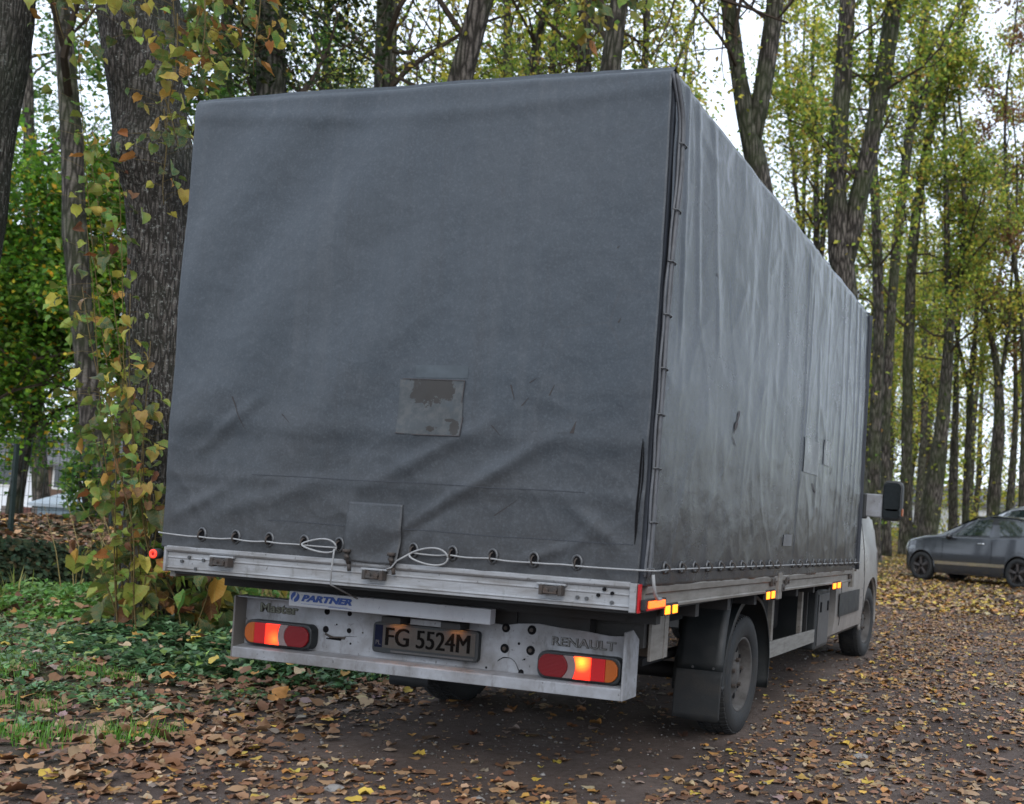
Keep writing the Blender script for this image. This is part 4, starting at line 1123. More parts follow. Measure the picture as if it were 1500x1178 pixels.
# --- rear curtain (y grows forward; bulges toward -y)
ZT = 3.03
def rear_bulge(x, z):
    u, v = (x + 1.2) / 2.38, (z - .96) / (ZT - .96)
    d = .018 * math.sin(PI * min(max(u, 0), 1)) * math.sin(PI * min(max(v, 0), 1) ** .8)
    # broad folds falling from the top toward the lower left
    ph = (x * math.cos(.95) * 1.0 - z * math.sin(.95) * .60) * 17 + 1.6 * wn(x * 1.3, z * 1.0, 3)
    msk = ss(.06, .30, v) * (1 - ss(.35, .75, u)) * (1 - .35 * ss(.92, 1, v))
    d += .0075 * math.sin(ph) * msk
    d += .0040 * math.sin(ph * .55 + 1) * ss(.35, .6, v) * (.35 + .65 * (1 - u))
    # hem sag along the top right
    d += .006 * gauss(v - .965 + .03 * math.sin(PI * u), .018)
    d -= .022 * ss(.988, 1.0, v)
    # ledges where the boards inside end
    d += .005 * gauss(z - (1.535 - .02 * u), .05) * (.5 + .5 * ss(.15, .5, u)) - .004 * ss(1.58, 1.46, z)
    d += .003 * gauss(z - 1.30, .03) - .003 * ss(1.36, 1.22, z)
    # diagonal crease at the lower middle, rising right
    for (xc, zc, sl, ln, amp, wd) in ((.33, 1.27, .62, .28, .017, .030), (.24, 1.20, .66, .22, -.013, .026), (.16, 1.43, .50, .30, .010, .035), (.55, 1.42, .55, .3, .008, .04), (-.62, 1.22, .3, .3, .007, .04), (-1.0, 1.18, .5, .18, .008, .03), (.95, 1.18, -.7, .18, .007, .03), (-.85, 1.55, .8, .22, .007, .03), (.75, 1.06, .4, .2, .006, .02)):
        a = math.atan(sl); dx, dz = x - xc, z - zc
        al = dx * math.cos(a) + dz * math.sin(a); pe = -dx * math.sin(a) + dz * math.cos(a)
        d += amp * gauss(pe, wd) * gauss(al, ln)
    d += .0055 * wn(x * 3.1, z * 2.6, 7) + .0028 * wn(x * 8, z * 7, 1) + .0012 * wn(x * 22, z * 20, 2)
    d += .006 * math.sin(x * 30) * ss(1.10, .97, z) * .6
    rg = lambda a, b, c: max(0.0, 1 - 2.6 * abs(wn(a, b, c))) ** 5
    d += .0042 * rg(x * 1.7 + z * .9, z * 1.5 - x * .5, 31) * (.3 + .7 * ss(1.7, 1.2, z)) + .0022 * rg(x * 4.2 - z, z * 3.6 + x, 12) * (.4 + .6 * ss(1.6, 1.2, z))
    # drawn in at the sides
    d *= 1 - .5 * gauss(u, .02)
    return d
def rear_pt(u, v):
    zb = .962
    xl = -1.200 + .020 * v - .012 * math.sin(PI * v); xr = 1.150 + .014 * v + .010 * math.sin(PI * v)
    x = xl + (xr - xl) * u
    zt = 3.031 + .012 * math.sin(PI * u) + .004 * math.sin(9 * u)
    z = zb + (zt - zb) * v
    return x, -rear_bulge(x, z) - .004, z
nu, nv = 230, 210
mb = MB(); mb.grid([[rear_pt(j / nu, i / nv) for j in range(nu + 1)] for i in range(nv + 1)])
rc = T(mb.build('rear_curtain', m_tarp, None, True, fixn=True))
sm = rc.modifiers.new('s', 'SOLIDIFY'); sm.thickness = .0025; sm.offset = 0
def rear_y(x, z): return -rear_bulge(x, z) - .004

# --- side curtain, right
def side_z(y, v):
    zb = .955 - .0115 * (y - .1); zt = 3.028 + .006 * y
    return zb + (zt - zb) * v
def side_bulge(y, z):
    v = (z - .95) / 2.08
    d = .012 * math.sin(PI * min(max(v, 0), 1)) + .006 * wn(y * 1.5, z * .8, 4)
    d += .006 * math.sin(y * 13 + 1.5 * wn(y, z, 0)) * (.35 + .65 * v) * .5
    # folds hanging from the rear top corner
    for (y0, sl, wd, am, zl, zh) in ((.16, .05, .018, .020, 1.9, 3.0), (.30, .14, .025, .014, 2.1, 3.0), (.50, .22, .03, .010, 2.0, 2.95), (.20, -.20, .03, .014, .95, 1.35), (.34, -.25, .035, .010, .95, 1.3),
                               (2.42, .015, .014, .016, 1.0, 2.9), (2.60, -.08, .02, .012, 1.5, 2.7), (2.75, .10, .03, .012, 1.3, 2.4), (3.1, .0, .03, .009, 1.0, 3.0), (3.55, .02, .03, .014, 1.0, 3.0), (3.80, -.02, .025, .016, 1.0, 3.0), (4.05, .02, .025, .018, 1.0, 3.02), (4.25, .0, .02, .016, 1.0, 3.02), (4.42, 0, .016, .014, 1.0, 3.02), (1.2, .03, .05, .005, 1.5, 2.9), (1.75, .0, .04, .005, 1.4, 2.9)):
        yy = y0 + sl * (3.0 - z)
        d += .48 * am * gauss(y - yy, wd) * ss(zl - .1, zl + .2, z) * (1 - ss(zh - .05, zh + .1, z))
    d -= .003 * ss(1.58, 1.38, z)
    d -= .020 * ss(.99, 1.0, v)
    v2 = 0
    d += .0035 * max(0.0, 1 - 2.6 * abs(wn(y * 1.6 + z * .5, z * 1.1 - y * .6, 55))) ** 5 + .002 * max(0.0, 1 - 2.6 * abs(wn(y * 4, z * 2.5, 5))) ** 5
    d += .003 * wn(y * 5, z * 5, 8) + .0015 * wn(y * 15, z * 12, 9)
    return d
def side_pt(u, v):
    y = .030 + (4.60 + .06 * (1 - v) - .030) * u; z = side_z(y, v)
    return 1.172 - .004 * v + side_bulge(y, z), y, z
mb = MB(); nu2, nv2 = 300, 150
mb.grid([[side_pt(j / nu2, i / nv2) for j in range(nu2 + 1)] for i in range(nv2 + 1)])
sc_ = T(mb.build('side_curtain', m_tarp_side, None, True)); sm = sc_.modifiers.new('s', 'SOLIDIFY'); sm.thickness = .0025; sm.offset = -1
# left side, front and roof
mb = MB(); mb.grid([[(-1.196 + .016 * v / 20 - .008 * wn(y, v, 5), .02 + 4.6 * y / 60, .965 + (3.03 - .965) * v / 20) for y in range(61)] for v in range(21)])
T(mb.build('side_curtain', m_tarp, None, True), 'far side curtain with its edge showing as a dark strip')
mb = MB(); mb.grid([[(-1.17 + 2.34 * i / 20, 4.6, .92 + 2.13 * v / 20) for i in range(21)] for v in range(21)])
T(mb.build('front_panel', m_tarp, None, True))
_g = ([[(-1.176 + 2.328 * i / 40, .016 + 4.60 * j / 60, 3.026 + .03 * math.sin(PI * i / 40) + .012 * math.sin(j * .9) * math.sin(PI * i / 40) + .0055 * (j / 60) * 4.6) for i in range(41)] for j in range(61)])
_g[0] = [rear_pt(i / 40, 1.0) for i in range(41)]
for j in range(1, 61): _g[j][40] = side_pt(j / 60, 1.0)
mb = MB(); mb.grid(_g)
T(mb.build('roof', m_tarp, None, True))
# hems: top welt, rear edge groove and laced seam
mb = MB()
mb.hexa([(1.10, .012, .96), (1.168, .012, .96), (1.168, .060, .96), (1.10, .060, .96), (1.10, .012, 3.0), (1.168, .012, 3.0), (1.168, .060, 3.0), (1.10, .060, 3.0)])
T(mb.build('corner_gap', m_tarp_dark, None), 'dark gap at the laced rear corner')
mb = MB(); mb.box(-1.19, -1.13, .012, .05, .965, 3.0)
T(mb.build('corner_gap', m_tarp_dark, None))
seam = [(991, 108, 1.175), (995, 135, 1.180), (1000, 165, 1.184), (1000, 205, 1.186), (998, 250, 1.188), (992, 300, 1.188), (987, 350, 1.187), (982, 400, 1.187), (977, 465, 1.186), (972, 540, 1.186), (967, 610, 1.186), (962, 685, 1.185), (957, 760, 1.185), (953, 810, 1.184), (950, 845, 1.182)]
sp = [on(a, b, 0, c) for a, b, c in seam]
sp = [np.array([p[0], max(p[1], -.01), p[2]]) for p in sp]
SP, SW = smooth_path(sp, [.0085] * len(sp), .03)
mb = MB(); mb.tube([tuple(p) for p in SP], list(SW), 8)
mb.tube([(p[0] - .006, p[1] - .022 - .004 * math.sin(i * .7), p[2]) for i, p in enumerate(SP)], .006, 6)
mb.tube([(p[0] + .002, p[1] + .020 + .004 * math.sin(i * .5), p[2]) for i, p in enumerate(SP)], .004, 6)
T(mb.build('corner_seam', worn('seam_grey', (.075, .08, .09), (.03, .03, .03), rough=.55, scale=20), None, True))
for py_ in (208, 312, 385, 463, 538, 610, 685, 762, 834):
    i = int(np.argmin([abs(proj(p)[1] - py_) for p in SP])); p = SP[i]
    mb = MB(); mb.tube([(p[0] - .004, p[1] - .028, p[2]), (p[0] + .010, p[1] - .01, p[2] + .002), (p[0] + .012, p[1] + .022, p[2]), (p[0] + .002, p[1] + .034, p[2] - .002)], .0035, 6)
    T(mb.build('lacing_hook', m_ring, None, True))
# long tears by the right edge of the rear curtain
def tear(pts, w, name='tear', m=None, dy=.0035):
    mb = MB(); n = 14; rows = []
    P, W = smooth_path([(a, 0, b) for a, b in pts], w, .02)
    for p, ww in zip(P, W):
        rows.append([(p[0] + s * ww, rear_y(p[0] + s * ww, p[2]) - dy, p[2]) for s in (-1, 0, 1)])
    mb.grid(rows); return T(mb.build(name, m or m_hole, None))
tear([(1.139, 1.54), (1.133, 1.44), (1.130, 1.33), (1.128, 1.20), (1.126, 1.12)], [.001, .005, .004, .007, .001])
tear([(1.143, 1.53), (1.144, 1.40), (1.137, 1.25)], [.001, .004, .001])
for pts in ([(.545, 1.74), (.565, 1.68)], [(.60, 1.655), (.63, 1.69)], [(.63, 1.75), (.66, 1.77)], [(.72, 1.70), (.74, 1.745)], [(.60, 1.55), (.65, 1.548), (.69, 1.555)], [(.76, 1.548), (.83, 1.553)], [(.83, 1.55), (.845, 1.60)], [(.91, 1.645), (.925, 1.65)], [(.47, 1.57), (.51, 1.53)], [(-.85, 1.66), (-.78, 1.52)], [(-.58, 1.59), (-.53, 1.55)], [(.975, 2.30), (.985, 2.31)], [(1.00, 2.0), (1.01, 2.02)], [(.50, 1.20), (.60, 1.27)]):
    w = .009 if pts[0][1] < 1.56 and pts[0][0] > .59 else .0035
    tear(pts, [.0008] + [w] * (len(pts) - 2) + [.0008] if len(pts) > 2 else [w, .001], 'scuff_mark', flat('scuff', (.030, .027, .027), .8) if 'scuff' not in bpy.data.materials else bpy.data.materials['scuff'], .0028)
# torn sticker
ms = N('torn_sticker')
n1 = ms.noise(15, 8, .72); n2 = ms.noise(26, 6, .7)
sx = ms.n.new('ShaderNodeSeparateXYZ'); ms.l.new(ms.tc.outputs['Object'], sx.inputs[0])
def blob(cx, cz, rx, rz, off=.35):
    a = ms.math('DIVIDE', ms.math('SUBTRACT', sx.outputs['X'], cx), rx); b = ms.math('DIVIDE', ms.math('SUBTRACT', sx.outputs['Z'], cz), rz)
    q = ms.math('ADD', ms.math('MULTIPLY', a, a), ms.math('MULTIPLY', b, b))
    q = ms.math('ADD', q, ms.math('MULTIPLY', ms.math('SUBTRACT', n1, .5), 6.5))
    return ms.ramp(q, [(0.0, 1.0), (.95, 1.0), (1.0, 0.0)])
bb_ = ms.math('MAXIMUM', blob(.150, 1.700, .075, .066), blob(.220, 1.715, .085, .042))
bb_ = ms.math('MAXIMUM', bb_, blob(.300, 1.555, .022, .030)); bb_ = ms.math('MAXIMUM', bb_, blob(.19, 1.55, .030, .014)); bb_ = ms.math('MAXIMUM', bb_, blob(.27, 1.585, .025, .008))
c = ms.mix(ms.ramp(n2, [(.42, 0.0), (.6, 1.0)]), (.034, .041, .046), (.055, .060, .062))
c = ms.mix(ms.ramp(n1, [(.40, .7), (.46, 0.0)]), c, (.034, .044, .052))
c = ms.mix(bb_, c, (.016, .014, .012)); ms.color(c); ms.set(Roughness=.6)
mb = MB(); mb.grid([[(x, rear_y(x, z) - .0045, z) for x in np.linspace(.018, .330, 30)] for z in np.linspace(1.522, 1.754, 24)])
T(mb.build('torn_sticker', ms.m, None, True), 'square remains of a torn-off sticker')
m_line = flat('sticker_edge', (.045, .040, .042), .7)
mb = MB()
for (a, b) in (((.03, 1.756), (.333, 1.752)), ((.333, 1.752), (.325, 1.66)), ((.333, 1.6), (.328, 1.524)), ((.1, 1.520), (.328, 1.521)), ((.016, 1.525), (.06, 1.522))):
    q = np.linspace(0, 1, 12)
    mb.tube([(a[0] + (b[0] - a[0]) * t, rear_y(a[0] + (b[0] - a[0]) * t, a[1] + (b[1] - a[1]) * t) - .0055, a[1] + (b[1] - a[1]) * t) for t in q], .0022, 4)
T(mb.build('sticker_edge', m_line, None))
# paler band above the sticker
mb = MB(); mb.grid([[(x, rear_y(x, z) - .003, z) for x in np.linspace(.09, .345, 16)] for z in np.linspace(1.762, 1.815, 6)])
T(mb.build('pale_patch', flat('worn_patch', (.044, .056, .066), .5), None, True))
# hanging flap
mb = MB()
rows = []
for i in range(25):
    v = i / 24; z = 1.222 - .252 * v
    rows.append([(-.198 + .262 * u + .006 * math.sin(v * 3) * (u - .5), rear_y(-.198 + .262 * u, z) - .006 - .030 * v ** 1.5 - .012 * math.sin(v * 4 + u * 2) * v - .008 * math.sin(PI * u) * v * math.sin(v * 6), z - .006 * math.sin(PI * u) * v) for u in [j / 20 for j in range(21)]])
mb.grid(rows); fl = T(mb.build('flap', m_tarp, None, True), 'small square flap hanging over the rear hem'); sm = fl.modifiers.new('s', 'SOLIDIFY'); sm.thickness = .003
# hem lines welded across
for z, x0, x1 in ((1.118, -.62, -.22), (1.118, .08, 1.12), (1.316, -.72, .9)):
    mb = MB(); xs = np.linspace(x0, x1, 40)
    mb.tube([(x, rear_y(x, z + .004 * wn(x * 3, 0, 0)) - .0015, z + .004 * wn(x * 3, 0, 0)) for x in xs], .0022, 4)
    T(mb.build('weld_line', flat('weld_grey', (.030, .034, .042), .6) if 'weld_grey' not in bpy.data.materials else bpy.data.materials['weld_grey'], None))
# marks on the side curtain
def side_patch(name, ys, zs, m, dx=.004, label=None):
    mb = MB(); mb.grid([[(1.172 - .004 * ((z - .95) / 2.08) + side_bulge(y, z) + dx, y, z) for y in np.linspace(ys[0], ys[1], 10)] for z in np.linspace(zs[0], zs[1], 16)])
    return T(mb.build(name, m, None, True), label)
def sxy(px_, py_): p = on(px_, py_, 0, 1.185); return p[1], p[2]
m_patch = worn('repair_patch', (.078, .085, .098), (.055, .058, .062), rough=.28, scale=6)
a = sxy(1178, 640); b = sxy(1197, 697); side_patch('repair_patch', (a[0], b[0]), (b[1], a[1]), m_patch)
a = sxy(1207, 644); b = sxy(1215, 684); side_patch('repair_patch', (a[0], b[0]), (b[1], a[1]), m_patch)
a = sxy(1150, 783); b = sxy(1162, 800); side_patch('repair_patch', (a[0], b[0]), (b[1], a[1]), flat('pale_label', (.10, .105, .115), .4))
for (pa, pb, w, mm) in (((1083, 602), (1075, 636), .02, m_line), ((1073, 640), (1078, 655), .008, m_line), ((1218, 686), (1216, 697), .008, m_rust), ((1190, 708), (1194, 724), .014, m_line), ((1050, 400), (1051, 406), .006, m_line), ((1131, 440), (1132, 447), .006, m_line), ((1203, 560), (1203, 570), .006, m_line)):
    a = sxy(*pa); b = sxy(*pb); mb = MB(); rows = []
    for t in np.linspace(0, 1, 8):
        y = a[0] + (b[0] - a[0]) * t; z = a[1] + (b[1] - a[1]) * t; ww = w * math.sin(PI * (.1 + .85 * t)) * (1 + .5 * math.sin(t * 12))
        rows.append([(1.172 - .004 * ((z - .95) / 2.08) + side_bulge(y + s, z) + .004, y + s, z) for s in (-ww, 0, ww)])
    mb.grid(rows); T(mb.build('scuff_mark', mm, None, True))
mb = MB(); mb.tube([(1.176, 4.60 + .05 * (1 - t), .92 + 2.1 * t) for t in np.linspace(0, 1, 30)], .022, 8)
T(mb.build('front_edge_strip', m_tarp_dark, None, True))

# --- eyelets and staples
ring_me = {}
def eyelet(p, axis, r=.0245):
    key = (axis, r)
    if key not in ring_me:
        mb = MB(); mb.ring((0, 0, 0), axis, r, .0058, 20, 6, sx=.9 if axis == 0 else .85, sz=1.15); a = mb.build('eyelet', m_ring, None, True).data
        s = -1 if axis == 1 else 1
        mb = MB(); mb.disc((0, 0, 0), axis, r * .95, s * .002, 16); b = mb.build('eyelet_hole', m_hole, None).data
        mb = MB()
        o = [0, 0, 0]; pts = []
        for t in np.linspace(0, PI, 9):
            q = [0, 0, 0]; q[axis] = s * .024 * math.sin(t); q[2] = .020 * math.cos(t) - .004; pts.append(tuple(q))
        mb.tube(pts, .0036, 6); c = mb.build('staple', m_rust, None, True).data
        for ob in [x for x in bpy.data.objects if x.data in (a, b, c)]: bpy.data.objects.remove(ob)
        ring_me[key] = (a, b, c)
    a, b, c = ring_me[key]
    e = bpy.data.objects.new('eyelet', a); COL.objects.link(e); e.parent = truck; e.location = Vector(p) - TB
    for nm, me in (('eyelet_hole', b), ('staple', c)):
        q = bpy.data.objects.new(nm, me); COL.objects.link(q); q.parent = e
EX = [-.974, -.789, -.605, -.423, -.243, .125, .316, .505, .696, .885]
for x in EX: eyelet((x, rear_y(x, 1.033) - .003, 1.033), 1)
ev = [72, 163, 240, 318, 388, 450, 512, 568, 621, 671, 713, 803, 842, 882, 918, 953, 985, 1017, 1048, 1077, 1103, 1130, 1158]
EY = [on(960 + v / 3.926, 832, 0, 1.19)[1] for v in ev]
def rope_z(y): return 1.026 - .0105 * y
for y in EY:
    z = rope_z(y) + .004; eyelet((1.172 + side_bulge(y, z) + .003, y, z), 0, .019)
# --- rope
rp = [(-1.215, -.01, 1.030), (-1.19, -.040, 1.029)]
rp2 = []
for i, x in enumerate(EX):
    y = rear_y(x, 1.02) - .024
    seg_ = [(x - .05, y + .008, 1.020 + .002 * math.sin(i * 3)), (x, y, 1.024 - .004 * math.sin(i * 5)), (x + .05, y + .008, 1.019)]
    if i < 4: rp += seg_
    elif i == 4: rp += seg_[:2]
    elif i == 5: rp2 += seg_[1:]
    else: rp2 += seg_
rp2 += [(1.05, -.020, 1.020), (1.17, -.022, 1.022), (1.205, .0, 1.022), (1.212, .05, 1.021)]
for y in EY: rp2.append((1.172 + side_bulge(y, rope_z(y)) + .020, y, rope_z(y) - .002))
rp2.append((1.20, 4.72, rope_z(4.7)))
for q_ in (rp, rp2):
    mb = MB(); P_, W_ = smooth_path(q_, [.0036] * len(q_), .02); mb.tube([tuple(p) for p in P_], .0036, 6)
    T(mb.build('rope', m_rope, None, True), 'pale cord laced through the eyelets')
def loop(cx, cz, rx, rz, y, tail=None):
    mb = MB(); pts = [(cx + rx * math.cos(t), y - .006 * math.sin(t * 2), cz + rz * math.sin(t) + .006 * math.sin(2 * t)) for t in np.linspace(0, 2 * PI, 26)]
    mb.tube(pts, .0040, 6)
    if tail: mb.tube(tail, .0036, 6)
    T(mb.build('rope_loop', m_rope, None, True))
y0 = rear_y(-.33, 1.02) - .028
loop(-.325, 1.025, .088, .027, y0, [(-.245, y0, 1.015), (-.243, y0 - .006, .98), (-.250, -.035, .93), (-.262, -.02, .86), (-.263, .06, .83), (-.257, .16, .79)])
y0 = rear_y(.22, 1.02) - .028
loop(.218, 1.014, .092, .034, y0, [(.13, y0, 1.020), (.07, y0 - .004, .985), (.045, y0 - .003, .955), (.02, -.03, .945)])

# --- boards of the flatbed
def rail_profile(zb, zt):
    h = zt - zb
    pr = [(0, 0), (0, .10), (-.004, .12), (-.004, .16), (.003, .18), (.003, .50), (.000, .52), (.000, .56), (.003, .58), (.003, .74), (-.007, .78), (-.012, .84), (-.012, .97), (-.006, 1.0), (.03, 1.0), (.03, 0)]
    return [(a, zb + b * h) for a, b in pr]
mb = MB(); mb.prism(rail_profile(.858, .972), 0, -1.165, 1.122)
T(mb.build('rear_board', m_alu, None, bev=.0015))
mb = MB()
for x0, x1 in ((-1.178, -1.165),): mb.box(x0, x1, -.012, .04, .854, .966)
T(mb.build('corner_post', m_alu, None, bev=.003)); mb = MB()
mb.box(1.122, 1.152, -.014, .04, .852, .968)
T(mb.build('corner_post', m_alu, None, bev=.003))
mb = MB()
zr0, zr1 = .868, .966
k = [(0, 0), (.004, .0), (.006, .12), (.0, .16), (.0, .60), (.010, .66), (.012, .92), (.004, 1), (-.03, 1), (-.03, 0)]
n = len(k); b0 = len(mb.v)
for y in (.055, 4.56):
    zb = .862 - .0095 * y; zt = .962 - .0092 * y
    for (a, t) in k: mb.v.append((1.160 + a, y, zb + t * (zt - zb)))
mb.f += [tuple(range(n)), tuple(range(2 * n - 1, n - 1, -1))] + [(i, (i + 1) % n, n + (i + 1) % n, n + i) for i in range(n)]
T(mb.build('side_board', m_alu_side, None, bev=.0015))
mb = MB(); mb.box(-1.175, -1.145, .03, 4.56, .83, .955); T(mb.build('side_board', m_alu_side, None), 'far side board')
mb = MB(); mb.box(1.14, 1.178, 2.11, 2.19, .80, .955); T(mb.build('board_post', m_alu_side, None, bev=.003))
mb = MB(); mb.box(1.14, 1.176, 4.50, 4.565, .775, .93); T(mb.build('board_post', m_alu_side, None, bev=.003))
for y, z in ((1.99, .905), (2.32, .902), (4.40, .868), (2.21, .865)):
    mb = MB(); mb.box(1.165, 1.182, y - .035, y + .035, z - .022, z + .022); mb.disc((1.168, y, z), 0, .012, .022, 10)
    T(mb.build('hinge', m_rust, None, bev=.003))
# latches
for x in (-.842, -.044, .790):
    mb = MB(); mb.box(x - .075, x + .055, -.016, -.002, .935, .944); T(mb.build('latch_plate', m_alu, None, bev=.002))
    mb = MB(); mb.box(x - .048, x + .048, -.030, -.006, .900, .932); mb.disc((x - .02, -.030, .914), 1, .012, -.012, 10); mb.disc((x + .022, -.030, .918), 1, .010, -.014, 10); mb.box(x - .052, x - .036, -.038, -.006, .896, .936); mb.box(x + .034, x + .050, -.040, -.006, .896, .938); mb.box(x - .03, x + .03, -.044, -.036, .902, .910)
    T(mb.build('latch', m_rust, None, bev=.002))
for x, z in ((-1.08, .905), (-1.04, .925), (-.96, .917), (-.92, .900), (.895, .895), (.935, .893), (.985, .910), (1.045, .922), (1.045, .885), (1.01, .935), (-1.0, .875)):
    mb = MB(); mb.disc((x, .001, z), 1, .0075, -.008, 10); T(mb.build('rivet', m_ring if x < 0 or z < .9 else m_hole, None))
# knobs by the flap
for x in (-.176, .045):
    mb = MB(); mb.tube([(x, -.02, .955), (x - .004, -.035, .985), (x - .004, -.035, 1.005)], .009, 8); mb.disc((x - .004, -.035, 1.004), 2, .017, .014, 12); mb.tube([(x - .016, -.03, .99), (x + .012, -.045, .985)], .007, 6); mb.tube([(x, -.022, .955), (x + .003, -.018, .925)], .008, 8)
    T(mb.build('strap_knob', m_rust, None, True))
# --- marker lamps
m_red_hot = lamp('lit_red_lens', (.4, .02, .02), (1, .05, .022), .75)
m_amber_hot = lamp('lit_amber_lens', (.8, .25, .02), (1, .20, .008), 1.6)
m_orange_hot = lamp('lit_orange_lens', (.7, .1, .02), (1, .13, .015), 1.1)
m_red_dull = lamp('red_lens', (.26, .006, .010), (1, .02, .01), .05, .4)
m_red_deep = lamp('deep_red_lens', (.10, .004, .007), (1, .02, .01), .01, .4)
m_orange_dull = lamp('orange_lens', (.24, .055, .008), (1, .3, .02), .02, .35)
m_clear = flat('frosted_lens', (.15, .115, .118), .3, .5)
mb = MB(); mb.disc((-1.216, .0, .930), 1, .024, -.030, 20); o = T(mb.build('marker_lamp', m_rubber, None, True), 'round red marker lamp')
def sub(mbx, name, m, parent, **kw):
    q = mbx.build(name, m, None, **kw); q.parent = parent; return q
mb = MB(); mb.ring((-1.216, -.032, .930), 1, .0145, .0062, 24, 8); sub(mb, 'lens', m_red_hot, o, smooth=True)
mb = MB(); mb.disc((-1.216, -.028, .930), 1, .010, -.004, 16); sub(mb, 'bulb_cap', m_red_dull, o)
mb = MB(); mb.box(-1.222, -1.17, .0, .02, .92, .94); sub(mb, 'bracket', m_rubber, o)
mb = MB(); mb.box(1.157, 1.165, -.014, .012, .852, .966); T(mb.build('reflector_strip', m_red_dull, None, bev=.002), 'upright red strip on the rear corner')
p = on(949, 880, 0, 1.185); q = on(971, 887, 0, 1.185)
mb = MB(); mb.box(1.165, 1.186, p[1] - .03, q[1] + .035, .862, .905); o = T(mb.build('side_lamp', m_rubber, None, bev=.004), 'oblong lit lamp behind the rear corner')
mb = MB(); mb.box(1.186, 1.197, p[1], q[1], .870, .899); sub(mb, 'lens', m_orange_hot, o, bev=.003)
mb = MB(); mb.box(1.186, 1.192, p[1] - .015, q[1] + .015, .862, .869); sub(mb, 'lens', m_red_dull, o)
mb = MB(); mb.tube([(1.20, .03, 1.005), (1.205, .035, .96), (1.203, .06, .925), (1.198, .10, .905), (1.19, .16, .902)], .007, 8)
T(mb.build('cable', m_rope, None, True), 'pale cable looping down to the side lamp')
for (xa, xb, py_, yy) in ((977, 995, 893, 0), (1125, 1137, 872, 0), (1222, 1233, 858, 0)):
    a = on(xa, py_, 0, 1.176); b = on(xb, py_, 0, 1.176); zc = (a[2] + b[2]) / 2; L_ = b[1] - a[1]
    hz = .018 if xa < 1100 else .021
    mb = MB(); mb.box(1.150, 1.166, a[1] - .01, b[1] + .01, zc - hz - .006, zc + hz + .01); o = T(mb.build('side_marker', m_rubber, None, bev=.003), 'lit amber side marker')
    for s in (0, 1):
        y0 = a[1] + (L_ * .60) * s; mb = MB(); mb.box(1.166, 1.172, y0, y0 + L_ * .36, zc - hz, zc + hz); sub(mb, 'lens', m_amber_hot, o, bev=.004)

# --- bumper tray
top = [(-1.0, .742), (-.93, .742), (-.55, .735), (-.2, .728), (.10, .728), (.30, .722), (.40, .716), (.46, .728), (.56, .736), (.66, .728), (.80, .722), (.90, .712), (.97, .716), (1.0, .738)]
poly = [(-1.0, .50)] + top + [(1.0, .50)]
mb = MB(); mb.prism(poly, 1, .322, .330)
bump = T(mb.build('bumper', m_white, None, bev=.0015), 'dented white sheet metal bumper')
mb = MB()
mb.prism([(.248, .452), (.248, .497), (.252, .503), (.325, .512), (.331, .512), (.331, .452)], 0, -1.0, 1.0)
lip = T(mb.build('bumper_lip', m_white, None, bev=.003))
mb = MB(); mb.prism([(.250, .452), (.250, .742), (.330, .746), (.40, .70), (.40, .452)], 0, 1.0, 1.010); T(mb.build('bumper_end', m_white, None, bev=.002))
mb = MB(); mb.prism([(.250, .452), (.250, .742), (.330, .746), (.40, .70), (.40, .452)], 0, -1.010, -1.0); T(mb.build('bumper_end', worn('darker_inner_paint', (.10, .095, .09), (.08, .075, .07), rough=.7, amount=.6, scale=8), None, bev=.002))  # left end, inner face showing: a darker tone than the rest of the bumper
mb = MB(); mb.box(-1.0, -.56, .26, .33, .738, .742); T(mb.build('bumper_top_fold', m_white, None))
